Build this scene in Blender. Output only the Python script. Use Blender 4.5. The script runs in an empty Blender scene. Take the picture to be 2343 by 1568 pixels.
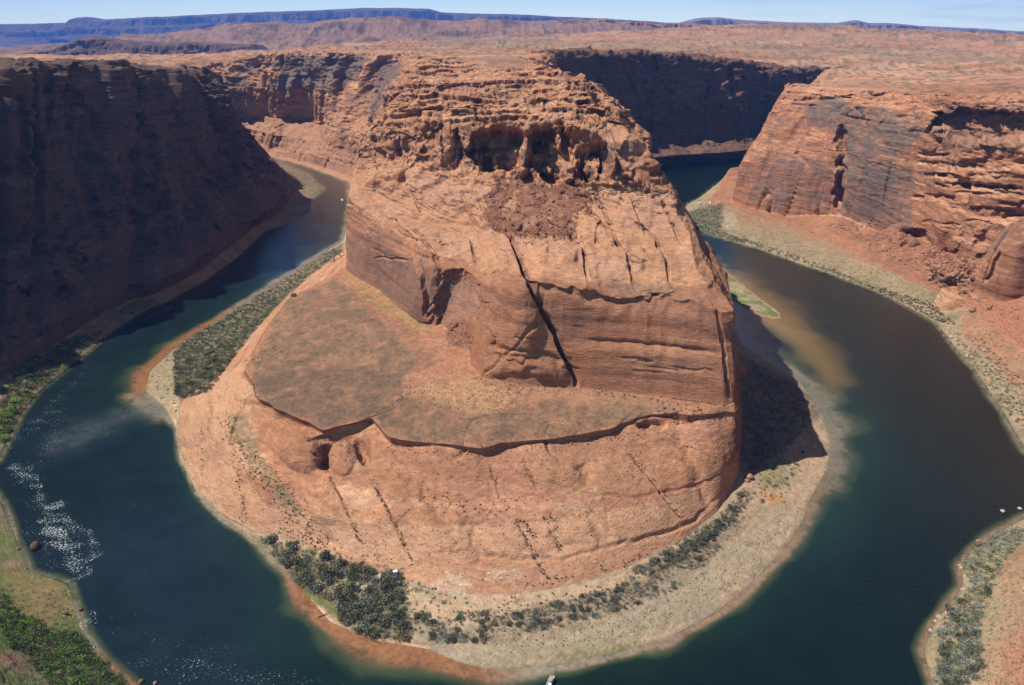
import bpy, math, random, time
T00 = time.time()
def tick(n): print('TICK', n, round(time.time()-T00, 1), flush=True)
import numpy as np
from math import radians, sin, cos, tan, pi
random.seed(7); RNG = np.random.default_rng(7)
SC = bpy.context.scene
# ------------------------------------------------------------------ camera
CAMH = 300.0; PITCH = math.atan(724/1785.0); F = 1785.0; CX, CY = 1171.0, 784.0   # photo measured on a 2342 x 1568 sheet
cam = bpy.data.cameras.new('camera'); cam.sensor_width = 23.6; cam.lens = 23.6*F/2342.0
cam.clip_start = 1; cam.clip_end = 200000
camo = bpy.data.objects.new('camera', cam); SC.collection.objects.link(camo)
camo.location = (0, 0, CAMH); camo.rotation_euler = (pi/2-PITCH, 0, 0); SC.camera = camo
# ------------------------------------------------------------------ light
SUN = np.array([-1.0, 0.03, 1.40]); SUN /= np.linalg.norm(SUN)
SUN_EL = math.asin(SUN[2]); SUN_AZ = math.atan2(SUN[0], SUN[1])       # azimuth clockwise from +Y
SKYS = 0.05; SKYK = 1/SKYS
w = bpy.data.worlds.new("World"); SC.world = w; w.use_nodes = True
nt = w.node_tree; bg = nt.nodes['Background']
sky = nt.nodes.new('ShaderNodeTexSky'); sky.sky_type = 'NISHITA'; sky.sun_disc = False
sky.sun_elevation = SUN_EL; sky.sun_rotation = SUN_AZ
sky.altitude = 1300; sky.air_density = 1.0; sky.dust_density = 0.6; sky.ozone_density = 1.2
# a few thin clouds low in the sky to the right
tc = nt.nodes.new('ShaderNodeTexCoord'); mp = nt.nodes.new('ShaderNodeMapping'); mp.inputs['Scale'].default_value = (6, 6, 60)
cn = nt.nodes.new('ShaderNodeTexNoise'); cn.inputs['Scale'].default_value = 1.6; cn.inputs['Detail'].default_value = 6
cr = nt.nodes.new('ShaderNodeValToRGB'); cr.color_ramp.elements[0].position = .50; cr.color_ramp.elements[1].position = .78
cr.color_ramp.elements[0].color = (0, 0, 0, 1); cr.color_ramp.elements[1].color = (.75, .75, .75, 1)
sx = nt.nodes.new('ShaderNodeSeparateXYZ'); mr = nt.nodes.new('ShaderNodeMapRange')
mr.inputs[1].default_value = 0.1; mr.inputs[2].default_value = 0.5; mu = nt.nodes.new('ShaderNodeMath'); mu.operation = 'MULTIPLY'
mx = nt.nodes.new('ShaderNodeMixRGB'); mx.inputs[2].default_value = (15, 17, 18.5, 1)
L = nt.links.new
L(tc.outputs['Generated'], mp.inputs[0]); L(mp.outputs[0], cn.inputs[0]); L(cn.outputs[0], cr.inputs[0])
L(tc.outputs['Generated'], sx.inputs[0]); L(sx.outputs[0], mr.inputs[0]); L(cr.outputs[0], mu.inputs[0]); L(mr.outputs[0], mu.inputs[1])
hz = nt.nodes.new('ShaderNodeMapRange'); hz.inputs[1].default_value = 0.0; hz.inputs[1].default_value = .24; hz.inputs[2].default_value = 0.36; hz.inputs[3].default_value = 1; hz.inputs[4].default_value = 0; hz.interpolation_type = 'SMOOTHSTEP'
hr = nt.nodes.new('ShaderNodeValToRGB'); E = hr.color_ramp.elements; E[0].position = 0.0; E[0].color = (1.45, 1.62, 1.25, 1); E[1].position = .034; E[1].color = (1.0, 1.3, 1.2, 1)
e_ = E.new(.07); e_.color = (.30, .60, 1.0, 1); e_ = E.new(.16); e_.color = (.30, .64, 1.28, 1); e_ = E.new(.3); e_.color = (.12, .28, .62, 1)  # blue sky band above the view, brightened to feed the river's reflections
hs = nt.nodes.new('ShaderNodeVectorMath'); hs.operation = 'SCALE'; hs.inputs['Scale'].default_value = SKYK
hm = nt.nodes.new('ShaderNodeMixRGB')
L(sx.outputs[2], hz.inputs[0]); L(sx.outputs[2], hr.inputs[0]); L(hr.outputs[0], hs.inputs[0]); L(hz.outputs[0], hm.inputs[0]); L(sky.outputs[0], hm.inputs[1]); L(hs.outputs[0], hm.inputs[2])
L(mu.outputs[0], mx.inputs[0]); L(hm.outputs[0], mx.inputs[1]); L(mx.outputs[0], bg.inputs[0])
bg.inputs['Strength'].default_value = SKYS
sl = bpy.data.lights.new('sun', 'SUN'); sl.energy = 5.0; sl.angle = radians(0.53); sl.color = (1.0, .955, .89)
slo = bpy.data.objects.new('sun', sl); SC.collection.objects.link(slo); slo.location = (0, 0, 2000)
import mathutils
slo.rotation_euler = mathutils.Vector(SUN).to_track_quat('Z', 'Y').to_euler()
SC.view_settings.view_transform = 'Standard'; SC.view_settings.look = 'None'
SC.view_settings.exposure = 0.22; SC.view_settings.gamma = 1.0
SC.cycles.max_bounces = 5; SC.cycles.diffuse_bounces = 1; SC.cycles.volume_bounces = 0
# ------------------------------------------------------------------ measuring
SP, CP = sin(PITCH), cos(PITCH)
def ray(px, py):
    a, b = (px-CX)/F, (CY-py)/F
    return np.array([a, CP+b*SP, -SP+b*CP])
def U(px, py, z):                       # where the sight line through a photo point meets height z
    d = ray(px, py); t = (z-CAMH)/d[2]; return (d[0]*t, d[1]*t, z)
def D(px, py, Y):                       # ... or meets distance Y
    d = ray(px, py); t = Y/d[1]; return (d[0]*t, Y, CAMH+d[2]*t)
def proj(P):
    z = P[..., 2]-CAMH; dep = P[..., 1]*CP - z*SP; up = P[..., 1]*SP + z*CP
    dep = np.maximum(dep, 1.0)
    return CX+F*P[..., 0]/dep, CY-F*up/dep
# ------------------------------------------------------------------ noise
from concurrent.futures import ThreadPoolExecutor
POOL = ThreadPoolExecutor(4)
def _h(ix, iy, iz, seed):
    n = ix*np.uint32(374761393) + iy*np.uint32(668265263) + iz*np.uint32(0x5bd1e995) + np.uint32((seed*974634777+12345) & 0xffffffff)
    n ^= n >> np.uint32(13); n *= np.uint32(1274126177); n ^= n >> np.uint32(16)
    n *= np.uint32(2246822519); n ^= n >> np.uint32(13)
    return (n & np.uint32(0xffff)).astype(np.float32)*np.float32(2/65535.)-np.float32(1)
def _vn(x, y, z, seed):
    fx, fy, fz = np.floor(x), np.floor(y), np.floor(z)
    ix, iy, iz = [a.astype(np.int32).view(np.uint32) for a in (fx, fy, fz)]
    u, v, w_ = x-fx, y-fy, z-fz
    u = u*u*u*(u*(u*6-15)+10); v = v*v*v*(v*(v*6-15)+10); w_ = w_*w_*w_*(w_*(w_*6-15)+10)
    o = np.uint32(1)
    def lx(jy, jz):
        a = _h(ix, jy, jz, seed); b = _h(ix+o, jy, jz, seed); return a+(b-a)*u
    a = lx(iy, iz); b = lx(iy+o, iz); c = lx(iy, iz+o); d = lx(iy+o, iz+o)
    a = a+(b-a)*v; c = c+(d-c)*v
    return a+(c-a)*w_
def vn(x, y, z, seed=0):
    x, y, z = np.broadcast_arrays(np.asarray(x, np.float32), np.asarray(y, np.float32), np.asarray(z, np.float32))
    if x.size < 20000: return _vn(x, y, z, seed)
    sh = x.shape; x, y, z = x.ravel(), y.ravel(), z.ravel(); n = x.size; out = np.empty(n, np.float32)
    st = 32768; sl = [slice(i, min(n, i+st)) for i in range(0, n, st)]
    def job(q): out[q] = _vn(x[q], y[q], z[q], seed)
    list(POOL.map(job, sl)); return out.reshape(sh)
def fbm(x, y, z, octv=4, seed=0, gain=.5):
    s = 0; a = 1; n = 0
    for k in range(octv):
        s = s+a*vn(x, y, z, seed+k*17); n += a; a *= gain; x = x*2.03+11.3; y = y*2.03+5.1; z = z*2.03+7.7
    return s/n
def ridge(x, y, z, octv=3, seed=0):
    s = 0; a = 1; n = 0
    for k in range(octv):
        s = s+a*(1-2*np.abs(vn(x, y, z, seed+k*17))); n += a; a *= .5; x = x*2.1+3.3; y = y*2.1+9.1; z = z*2.1+1.7
    return s/n
def sstep(a, b, x):
    t = np.clip((x-a)/(b-a), 0, 1); return t*t*(3-2*t)
def inpoly(px, py, poly):
    poly = np.asarray(poly, float); out = np.zeros(px.shape, bool)
    bb = (px > poly[:, 0].min()) & (px < poly[:, 0].max()) & (py > poly[:, 1].min()) & (py < poly[:, 1].max())
    X = px[bb]; Y = py[bb]; r = np.zeros(X.shape, bool)
    x0, y0 = poly[-1]
    for x1, y1 in poly:
        if y0 != y1:
            c = ((y0 > Y) != (y1 > Y)) & (X < (x1-x0)*(Y-y0)/(y1-y0)+x0); r ^= c
        x0, y0 = x1, y1
    out[bb] = r; return out
def linedist(px, py, line, maxd=1e9):
    """distance to polyline, parameter 0..1 along it and side (+ right hand of travel, seen with y up)"""
    line = np.asarray(line, float); best = np.full(px.shape, 1e9); par = np.zeros(px.shape); side = np.zeros(px.shape)
    seg = np.hypot(*np.diff(line, axis=0).T); cum = np.r_[0, np.cumsum(seg)]
    for k in range(len(line)-1):
        ax, ay = line[k]; bx, by = line[k+1]; L2 = seg[k]**2+1e-9
        t = np.clip(((px-ax)*(bx-ax)+(py-ay)*(by-ay))/L2, 0, 1)
        dx = px-(ax+t*(bx-ax)); dy = py-(ay+t*(by-ay)); d = np.hypot(dx, dy)
        m = d < best; best = np.where(m, d, best); par = np.where(m, (cum[k]+t*seg[k])/cum[-1], par)
        side = np.where(m, np.sign((bx-ax)*dy-(by-ay)*dx), side)
    return best, par, side
# ------------------------------------------------------------------ scene helpers
def tag(o, kind=None, label=None, cat=None, group=None):
    if kind: o['kind'] = kind
    if label: o['label'] = label
    if cat: o['category'] = cat
    if group: o['group'] = group
    return o
def mesh_np(name, V, Fq, mat, col=None, smooth=True, parent=None, attrs=None, link=True):
    me = bpy.data.meshes.new(name); V = np.ascontiguousarray(V.reshape(-1, 3), np.float32); Fq = np.ascontiguousarray(Fq, np.int32)
    k = Fq.shape[1]; n = len(Fq)
    me.vertices.add(len(V)); me.vertices.foreach_set('co', V.ravel())
    me.loops.add(n*k); me.loops.foreach_set('vertex_index', Fq.ravel())
    me.polygons.add(n); me.polygons.foreach_set('loop_start', np.arange(n, dtype=np.int32)*k)
    me.polygons.foreach_set('loop_total', np.full(n, k, np.int32))
    me.polygons.foreach_set('use_smooth', np.full(n, smooth))
    me.update(calc_edges=True)
    if col is not None:
        a = me.color_attributes.new('Col', 'FLOAT_COLOR', 'POINT')
        c = np.ones((len(V), 4), np.float32); c[:, :3] = col.reshape(-1, 3); a.data.foreach_set('color', c.ravel())
    for an, av in (attrs or {}).items():
        a = me.attributes.new(an, 'FLOAT', 'POINT'); a.data.foreach_set('value', np.ascontiguousarray(av.ravel(), np.float32))
    me.materials.append(mat)
    o = bpy.data.objects.new(name, me)
    if link: SC.collection.objects.link(o)
    if parent: o.parent = parent
    return o
def quads(nr, nc):
    i = np.arange(nr*nc).reshape(nr, nc)
    return np.stack([i[:-1, :-1], i[:-1, 1:], i[1:, 1:], i[1:, :-1]], -1).reshape(-1, 4)
def normals(G):
    a = np.gradient(G, axis=1); b = np.gradient(G, axis=0); n = np.cross(a, b)
    n /= np.linalg.norm(n, axis=-1, keepdims=True)+1e-9; return n
def smooth1(a, sg):
    if sg < .5: return a
    r = int(sg*3)+1; k = np.exp(-.5*(np.arange(-r, r+1)/sg)**2); k /= k.sum()
    p = np.concatenate([np.repeat(a[:1], r, 0), a, np.repeat(a[-1:], r, 0)])
    return np.stack([np.convolve(p[:, j], k, 'valid') for j in range(a.shape[1])], 1)
DENS = 0.9
PX = 781.0*DENS          # samples per unit of (length / distance): one per picture pixel
class Patch:
    """a sheet of rock or ground through rows of measured points; row = list of (station, xyz)"""
    def __init__(self, rows, s0, s1, dens=1.0, sm=.10, wts=None, tmax=400, eye=(0, 0, 300)):
        ss = np.linspace(s0, s1, 3000)
        R = []
        for r in rows:
            st = np.array([q[0] for q in r], float); P = np.array([q[1] for q in r], float)
            v = np.stack([np.interp(ss, st, P[:, j]) for j in range(3)], 1)
            R.append(smooth1(v, sm/(s1-s0)*3000))
        R = np.array(R); eye = np.array(eye)
        dist = np.linalg.norm(R-eye, axis=-1)
        seg = np.linalg.norm(np.diff(R, axis=1), axis=-1)/dist[:, 1:]
        c = np.r_[0, np.cumsum(seg.max(0)*.5+seg.mean(0)*.5)]
        ns = int(c[-1]*PX*dens)+2; sq = np.interp(np.linspace(0, c[-1], ns), c, ss)
        Rq = np.array([np.stack([np.interp(sq, ss, R[k, :, j]) for j in range(3)], 1) for k in range(len(R))])
        rowsG = []; tpar = []
        for k in range(len(R)-1):
            ln = np.linalg.norm(Rq[k+1]-Rq[k], axis=-1)/np.linalg.norm(Rq[k]-eye, axis=-1)
            n = int(min(tmax, max(3, np.percentile(ln, 90)*PX*dens)))
            t = np.linspace(0, 1, n, endpoint=(k == len(R)-2))[:, None, None]
            rowsG.append(Rq[k]*(1-t)+Rq[k+1]*t); tpar.append(k+t[:, 0, 0])
        self.G = np.concatenate(rowsG); self.t = np.concatenate(tpar); self.s = sq; self.rows = Rq
        self.T, self.S = np.meshgrid(self.t, self.s, indexing='ij')
        self.wts = None
        if wts is not None:
            wts = np.array(wts, float)      # per row weights, columns = features
            self.W = [np.interp(self.T, np.arange(len(wts)), wts[:, j]) for j in range(wts.shape[1])]
    def disp(self, d, dirn=None):
        if dirn is None: dirn = normals(self.G)
        self.G = self.G + dirn*d[..., None]
# ------------------------------------------------------------------ colours (albedo)
PALE = np.array([.46, .255, .150]); RED = np.array([.34, .148, .080]); BRICK = np.array([.27, .105, .060])
CREAM = np.array([.53, .36, .24]); VARN = np.array([.100, .078, .072]); GREYV = np.array([.19, .155, .14])
SAND = np.array([.47, .34, .225]); GRAV = np.array([.30, .255, .19]); DIRT = np.array([.36, .19, .115])
BENCH = np.array([.185, .130, .088]); TAL = np.array([.21, .100, .064]); OLIVE = np.array([.17, .155, .085])
GRASS = np.array([.12, .155, .04]); SCRUB = np.array([.085, .085, .055]); PINK = np.array([.42, .215, .155])
def mixc(c, t, m): return c+(np.asarray(t)-c)*m[..., None]
def beds(z, x, y, lam, seed):            # bedding: bands that follow height, slightly warped
    return vn(x/260., y/260., (z+5*vn(x/90., y/90., 0, seed+3))/lam, seed)
def cracks(x, y, z, cell, seed, wd=.08):
    a = np.abs(vn(x/cell, y/cell, z/(cell*6), seed)); return 1-sstep(0, wd, a)
def rockify(p, wc, wl, wt, seed=0, big=7., led=1.6, crk=3.5, blk=None):
    """wc cliff weight, wl ledge weight (flat rock), wt rubble weight"""
    G = p.G; x, y, z = G[..., 0], G[..., 1], G[..., 2]
    n = normals(G)
    if n[..., 2].mean() < 0: n = -n; p.flip = True
    else: p.flip = False
    # large bulges and buttresses
    d = wc*big*(fbm(x/85., y/85., z/150., 3, seed+1)) + wc*big*.55*ridge(x/38., y/38., z/170., 3, seed+2)
    jc = cracks(x+6*vn(x/30., y/30., z/30., seed+8), y, z+0*x, 46., seed+5, .07)*sstep(-.1, .4, vn(x/120., y/120., z/90., seed+6))
    d -= wc*crk*2.0*jc
    p.G = G + n*d[..., None]
    G = p.G; x, y, z = G[..., 0], G[..., 1], G[..., 2]; n = normals(G)
    if p.flip: n = -n
    # bedding ledges on the steep faces, plates on the flat rock
    b1 = beds(z, x, y, 16., seed+11); b2 = beds(z, x, y, 5.5, seed+12); b3 = beds(z, x, y, 2.2, seed+13)
    s = .9*np.tanh(3*b1)+.55*np.tanh(3*b2)+.25*b3
    amp = .45+.55*sstep(-.4, .5, vn(x/70., y/70., z/70., seed+14))
    d = wc*led*s*amp + wc*.9*fbm(x/9., y/9., z/6., 3, seed+15)
    if blk is not None:                 # blocky fracturing: joint-bounded blocks standing out or fallen away
        b_ = 0
        for sc_, am in ((26., 3.2), (12., 1.7), (6., .8)):
            b_ = b_+am*np.tanh(7*vn(x/sc_, y/sc_, z/(sc_*.8)+.6*np.round(z/(sc_*.5)), seed+61+int(sc_)))
        d += blk*b_*(.6+.4*vn(x/60, y/60, z/60, seed+66))
    h = fbm(x/48., y/75., z/30., 4, seed+21)
    st = 1.9; q = h*5.2; q = (np.floor(q)+sstep(.55, .95, q-np.floor(q)))/5.2
    d += wl*(q-h*.35)*st*2.6 + wl*.55*fbm(x/5., y/5., z/3., 3, seed+22)
    d += wt*(.9*np.abs(vn(x/3.4, y/3.4, z/3.4, seed+31))+1.8*np.maximum(0, vn(x/9, y/9, z/9, seed+32)-.35)*2 + 1.4*fbm(x/22., y/22., z/22., 2, seed+33))
    p.G = G + n*d[..., None]
    p.jc = jc
def rockcolour(p, seed=0, redness=.4, varn=.5):
    G = p.G; x, y, z = G[..., 0], G[..., 1], G[..., 2]; n = normals(G)
    if p.flip: n = -n
    p.n = n; steep = sstep(.75, .35, n[..., 2]); p.steep = steep
    f = .5+.5*fbm(x/60., y/60., z/18., 4, seed+41); f2 = .5+.5*np.tanh(2.5*beds(z, x, y, 14., seed+42))
    c = mixc(PALE*np.ones(G.shape), RED, np.clip(redness*.7+(f-.5)*.9+(f2-.5)*.35+steep*.25, 0, 1))
    c = mixc(c, CREAM, .55*sstep(.15, .7, fbm(x/35., y/35., z/9., 3, seed+43))*(1-steep))
    c = mixc(c, PINK, .6*sstep(.1, .6, fbm(x/70., y/70., z/12., 3, seed+47)))
    c = mixc(c, np.array([.29, .135, .085]), steep*.35)
    stn = fbm(x/7., y/7., z/90., 4, seed+44)+.55*fbm(x/70., y/70., z/45., 2, seed+45)
    c = mixc(c, VARN*1.25, steep*varn*sstep(.12, .5, stn)*.85)
    c = mixc(c, GREYV, steep*varn*sstep(.0, .5, fbm(x/45., y/45., z/30., 3, seed+46))*.5)
    c *= np.clip(1+.36*fbm(x/4., y/4., z/1.6, 3, seed+48)+.28*fbm(x/30., y/30., z/7., 4, seed+50)+.20*beds(z, x, y, 1.9, seed+49), .45, 1.5)[..., None]
    p.C = c
def paint(p, poly, colour, k=1.0, edge=8., nz=.3, lam=30., seed=3, mask=None, soft=6.):
    """tint a region of the ground; region measured on the photo, its edge broken up by noise"""
    px, py = p.px, p.py
    pa = np.array(poly, float); m0 = (px > pa[:, 0].min()-60) & (px < pa[:, 0].max()+60) & (py > pa[:, 1].min()-60) & (py < pa[:, 1].max()+60)
    idx = np.nonzero(m0)
    if len(idx[0]) == 0: return
    X = px[idx]; Y = py[idx]
    wx = edge*fbm(X/lam, Y/lam, seed, 4, seed); wy = edge*fbm(X/lam, Y/lam, seed+9.5, 4, seed+5)
    jit = soft*RNG.standard_normal(X.shape)*.5
    ins = inpoly(X+wx+jit, Y+wy+soft*RNG.standard_normal(X.shape)*.35, poly).astype(float)
    ins *= k*(1-nz+nz*sstep(-.3, .3, fbm(X/(lam*.5), Y/(lam*.5), seed+2.2, 3, seed+7)))
    if mask is not None: ins = ins*mask[idx]
    sub = p.C[idx]; p.C[idx] = sub+(np.asarray(colour)-sub)*ins[:, None]
def pcache(p):
    if getattr(p, '_n', None) is not p.G: p._x, p._y = proj(p.G); p._n = p.G
    return p._x, p._y
def lnormals(p, idx):
    r0_, r1_, c0_, c1_ = max(0, idx[0].min()-2), idx[0].max()+3, max(0, idx[1].min()-2), idx[1].max()+3
    n = normals(p.G[r0_:r1_, c0_:c1_])[idx[0]-r0_, idx[1]-c0_]; return -n if p.flip else n
def refresh(p, idx):
    p._x[idx], p._y[idx] = proj(p.G[idx])
def carve(p, line, depth, w, dirn=None, prof='v', taper=True, lo=0., mask=None):
    """cut (depth>0) or raise a feature along a line measured on the photo; w = half width in photo units"""
    px, py = pcache(p); la = np.array(line, float)
    m = (px > la[:, 0].min()-4*w-5) & (px < la[:, 0].max()+4*w+5) & (py > la[:, 1].min()-4*w-5) & (py < la[:, 1].max()+4*w+5)
    if mask is not None: m &= mask
    idx = np.nonzero(m)
    if len(idx[0]) == 0: return
    d, t, s = linedist(px[idx]+w*.5*vn(px[idx]/17., py[idx]/17., 3.1), py[idx]+w*.5*vn(px[idx]/17., py[idx]/17., 8.1), line)
    if prof == 'v': a = np.clip(1-d/w, 0, 1)**.7
    elif prof == 'g': a = np.exp(-(d/w)**2)
    if taper: a = a*np.clip(np.minimum(t, 1-t)*8+lo, 0, 1)
    n = lnormals(p, idx) if dirn is None else np.array(dirn, float)
    p.G[idx] = p.G[idx]-n*(a*depth)[:, None]; refresh(p, idx)
def blob(p, cx, cy, rx, ry, h, rot=0, sharp=2., dirn=None):
    """rounded bulge (h>0) or alcove (h<0) at a place measured on the photo"""
    px, py = pcache(p); m = (abs(px-cx) < 2*max(rx, ry)) & (abs(py-cy) < 2*max(rx, ry)); idx = np.nonzero(m)
    if len(idx[0]) == 0: return
    X = px[idx]-cx; Y = py[idx]-cy; c, s = cos(rot), sin(rot); X, Y = X*c+Y*s, -X*s+Y*c
    wz = (.38 if h < -12 else .18)*fbm(px[idx]/25., py[idx]/25., 4.4, 4)
    r = ((X/rx)**2+(Y/ry)**2)**.5+wz; a = 1-sstep(1-1/sharp, 1.0, r) if sharp > 2 else np.clip(1-r*r, 0, 1)**.6
    n = lnormals(p, idx) if dirn is None else np.array(dirn, float)
    p.G[idx] = p.G[idx]+n*(a*h)[:, None]; refresh(p, idx)
def finish(p, name, mat):
    p.C = np.clip(p.C*[1.0, .94, .86], .01, .75); nr, nc = p.G.shape[:2]; q = quads(nr, nc)
    if p.flip: q = q[:, ::-1]
    return tag(mesh_np(name, p.G, q, mat, p.C), 'structure')
# ------------------------------------------------------------------ materials
def node_mat(name):
    m = bpy.data.materials.new(name); m.use_nodes = True; return m, m.node_tree, m.node_tree.nodes['Principled BSDF']
def rock_material(name, bump=.6, scale=1.0, grain=.35):
    m, t, b = node_mat(name); N = t.nodes.new; K = t.links.new
    at = N('ShaderNodeAttribute'); at.attribute_name = 'Col'
    geo = N('ShaderNodeNewGeometry')
    n1 = N('ShaderNodeTexNoise'); n1.inputs['Scale'].default_value = .9*scale; n1.inputs['Detail'].default_value = 8; n1.inputs['Roughness'].default_value = .7
    mp = N('ShaderNodeMapping'); mp.inputs['Scale'].default_value = (.16, .12, .85); mp.inputs['Rotation'].default_value = (.18, -.14, 0)
    n2 = N('ShaderNodeTexNoise'); n2.inputs['Scale'].default_value = 1.3*scale; n2.inputs['Detail'].default_value = 7; n2.inputs['Distortion'].default_value = .8
    K(geo.outputs['Position'], n1.inputs['Vector']); K(geo.outputs['Position'], mp.inputs[0]); K(mp.outputs[0], n2.inputs['Vector'])
    ad = N('ShaderNodeMath'); ad.operation = 'ADD'; K(n1.outputs[0], ad.inputs[0]); K(n2.outputs[0], ad.inputs[1])
    r = N('ShaderNodeMapRange'); r.inputs[1].default_value = .7; r.inputs[2].default_value = 1.3
    r.inputs[3].default_value = 1-grain; r.inputs[4].default_value = 1+grain; K(ad.outputs[0], r.inputs[0])
    mu = N('ShaderNodeVectorMath'); mu.operation = 'SCALE'; K(at.outputs['Color'], mu.inputs[0]); K(r.outputs[0], mu.inputs['Scale'])
    K(mu.outputs[0], b.inputs['Base Color']); b.inputs['Roughness'].default_value = .95
    b.inputs['Specular IOR Level'].default_value = .15
    bp = N('ShaderNodeBump'); bp.inputs['Strength'].default_value = bump; bp.inputs['Distance'].default_value = 1.7
    K(ad.outputs[0], bp.inputs['Height']); K(bp.outputs[0], b.inputs['Normal'])
    return m
ROCK = rock_material('sandstone')
FARROCK = rock_material('far_sandstone', .5, .06, .25)
# ------------------------------------------------------------------ the peninsula inside the bend
HB = lambda x, y, z: (x, y, z)
R0 = [(0, D(440, 338, 2250)[:2]+(-1.5,)), (1, U(540, 341, -.35)), (2, U(610, 357, -.35)), (3, U(700, 380, -.35)), (4, U(800, 417, -.35)), (5, U(800, 480, -.35)),
      (6, U(785, 550, -.35)), (6.5, U(640, 640, -.35)), (7, U(520, 716, -.35)), (7.5, U(400, 791, -.35)), (8, U(335, 850, -.35)), (8.3, U(325, 895, -.35)),
      (8.6, U(372, 935, -.35)), (9, U(404, 985, -.35)), (9.3, U(410, 1050, -.35)), (9.6, U(450, 1128, -.35)), (10, U(500, 1184, -.35)), (10.3, U(560, 1222, -.35)),
      (10.6, U(640, 1292, -.35)), (11, U(700, 1368, -.35)), (11.3, U(750, 1428, -.35)), (11.6, U(850, 1470, -.35)), (12, U(975, 1490, -.35)),
      (12.3, U(1050, 1524, -.35)), (12.6, U(1130, 1540, -.35)), (13, U(1260, 1532, -.35)), (13.3, U(1400, 1504, -.35)), (13.6, U(1530, 1468, -.35)),
      (14, U(1640, 1408, -.35)), (14.3, U(1730, 1333, -.35)), (14.6, U(1800, 1258, -.35)), (14.8, U(1843, 1195, -.35)), (15, U(1855, 1150, -.35)),
      (15.2, U(1900, 1075, -.35)), (15.4, U(1908, 1010, -.35)), (15.6, U(1886, 945, -.35)), (15.8, U(1840, 880, -.35)), (16, U(1770, 835, -.35)),
      (16.3, U(1700, 790, -.35)), (16.7, U(1668, 735, -.35)), (17.2, U(1590, 620, -.35)), (18, U(1530, 540, -.35)), (19, U(1470, 480, -.35)), (20, U(1380, 455, -.35))]
R1 = [(0, D(430, 330, 2262)[:2]+(4,)), (1, U(545, 335, 6)), (2, U(615, 350, 6)), (3, U(705, 372, 6)), (4, U(806, 405, 8)), (5, (-215, 1270, 8)), (6, U(792, 568, 5)), (6.5, U(715, 625, 5)),
      (7, U(630, 706, 6)), (7.5, U(563, 780, 7)), (8, U(512, 850, 7)), (8.3, U(470, 888, 6)), (8.6, U(418, 915, 4)), (9, U(409, 983, 2)), (9.3, U(415, 1048, 2)),
      (9.6, U(456, 1122, 2)), (10, U(506, 1177, 2)), (10.3, U(575, 1212, 4)), (10.6, U(690, 1245, 6)), (11, U(780, 1282, 7)), (11.3, U(870, 1312, 8)), (11.6, U(950, 1335, 8)),
      (12, U(1010, 1362, 8)), (12.6, U(1160, 1366, 8)), (13, U(1320, 1338, 8)), (13.5, U(1450, 1292, 8)), (14, U(1560, 1238, 8)), (14.5, U(1642, 1170, 8)),
      (15, U(1690, 1085, 9)), (15.5, U(1697, 960, 9)), (16, U(1690, 870, 9)), (16.5, (212, 640, 9)), (17, (215, 740, 8)), (18, (215, 900, 8)), (19, (205, 1120, 6)), (20, (180, 1300, 6))]
R2 = [(0, D(420, 300, 2285)), (1, U(560, 318, 22)), (2, U(625, 335, 22)), (3, U(715, 355, 24)), (4, U(810, 380, 28)), (5, (-195, 1240, 30)), (6, U(795, 580, 18)), (6.5, U(740, 625, 16)),
      (7, U(645, 692, 16)), (7.5, U(585, 768, 18)), (8, U(540, 838, 20)), (8.5, U(450, 895, 22)), (9, U(468, 955, 27)), (9.3, U(500, 1010, 27)), (9.6, U(560, 1075, 24)), (10, U(640, 1128, 22)),
      (10.6, U(740, 1185, 21)), (11, U(850, 1200, 21)), (12, U(1100, 1215, 22)), (13, U(1370, 1185, 23)), (14, U(1560, 1120, 24)), (14.6, U(1650, 1070, 25)),
      (15, U(1688, 1030, 27)), (15.5, U(1692, 960, 28)), (16, U(1686, 870, 30)), (16.5, (203, 640, 26)), (17, (205, 740, 20)), (18, (205, 900, 20)), (19, (196, 1120, 18)), (20, (165, 1300, 16))]
R3 = [(0, D(415, 270, 2290)), (1, U(570, 295, 50)), (2, U(635, 310, 50)), (3, U(730, 325, 50)), (4, U(818, 350, 55)), (5, (-190, 1220, 60)), (6, U(800, 592, 44)), (6.5, U(745, 640, 42)),
      (7, U(650, 690, 40)), (7.5, U(592, 775, 40)), (8, U(545, 862, 40)), (8.5, U(590, 925, 40)), (9, U(650, 965, 39)), (9.5, U(745, 1003, 38)), (10, U(860, 985, 40)), (10.3, U(885, 1028, 39)),
      (11, U(990, 1045, 38)), (11.5, U(1100, 1050, 38)), (12, U(1200, 1045, 38)), (12.5, U(1300, 1025, 39)), (13, U(1400, 1003, 40)), (13.5, U(1490, 985, 41)),
      (14, U(1560, 968, 42)), (15, U(1684, 955, 47)), (15.5, U(1689, 945, 48)), (16, U(1682, 870, 48)), (16.5, (198, 640, 44)), (17, (200, 740, 34)), (18, (198, 900, 34)), (19, (186, 1120, 30)), (20, (152, 1300, 24))]
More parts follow.
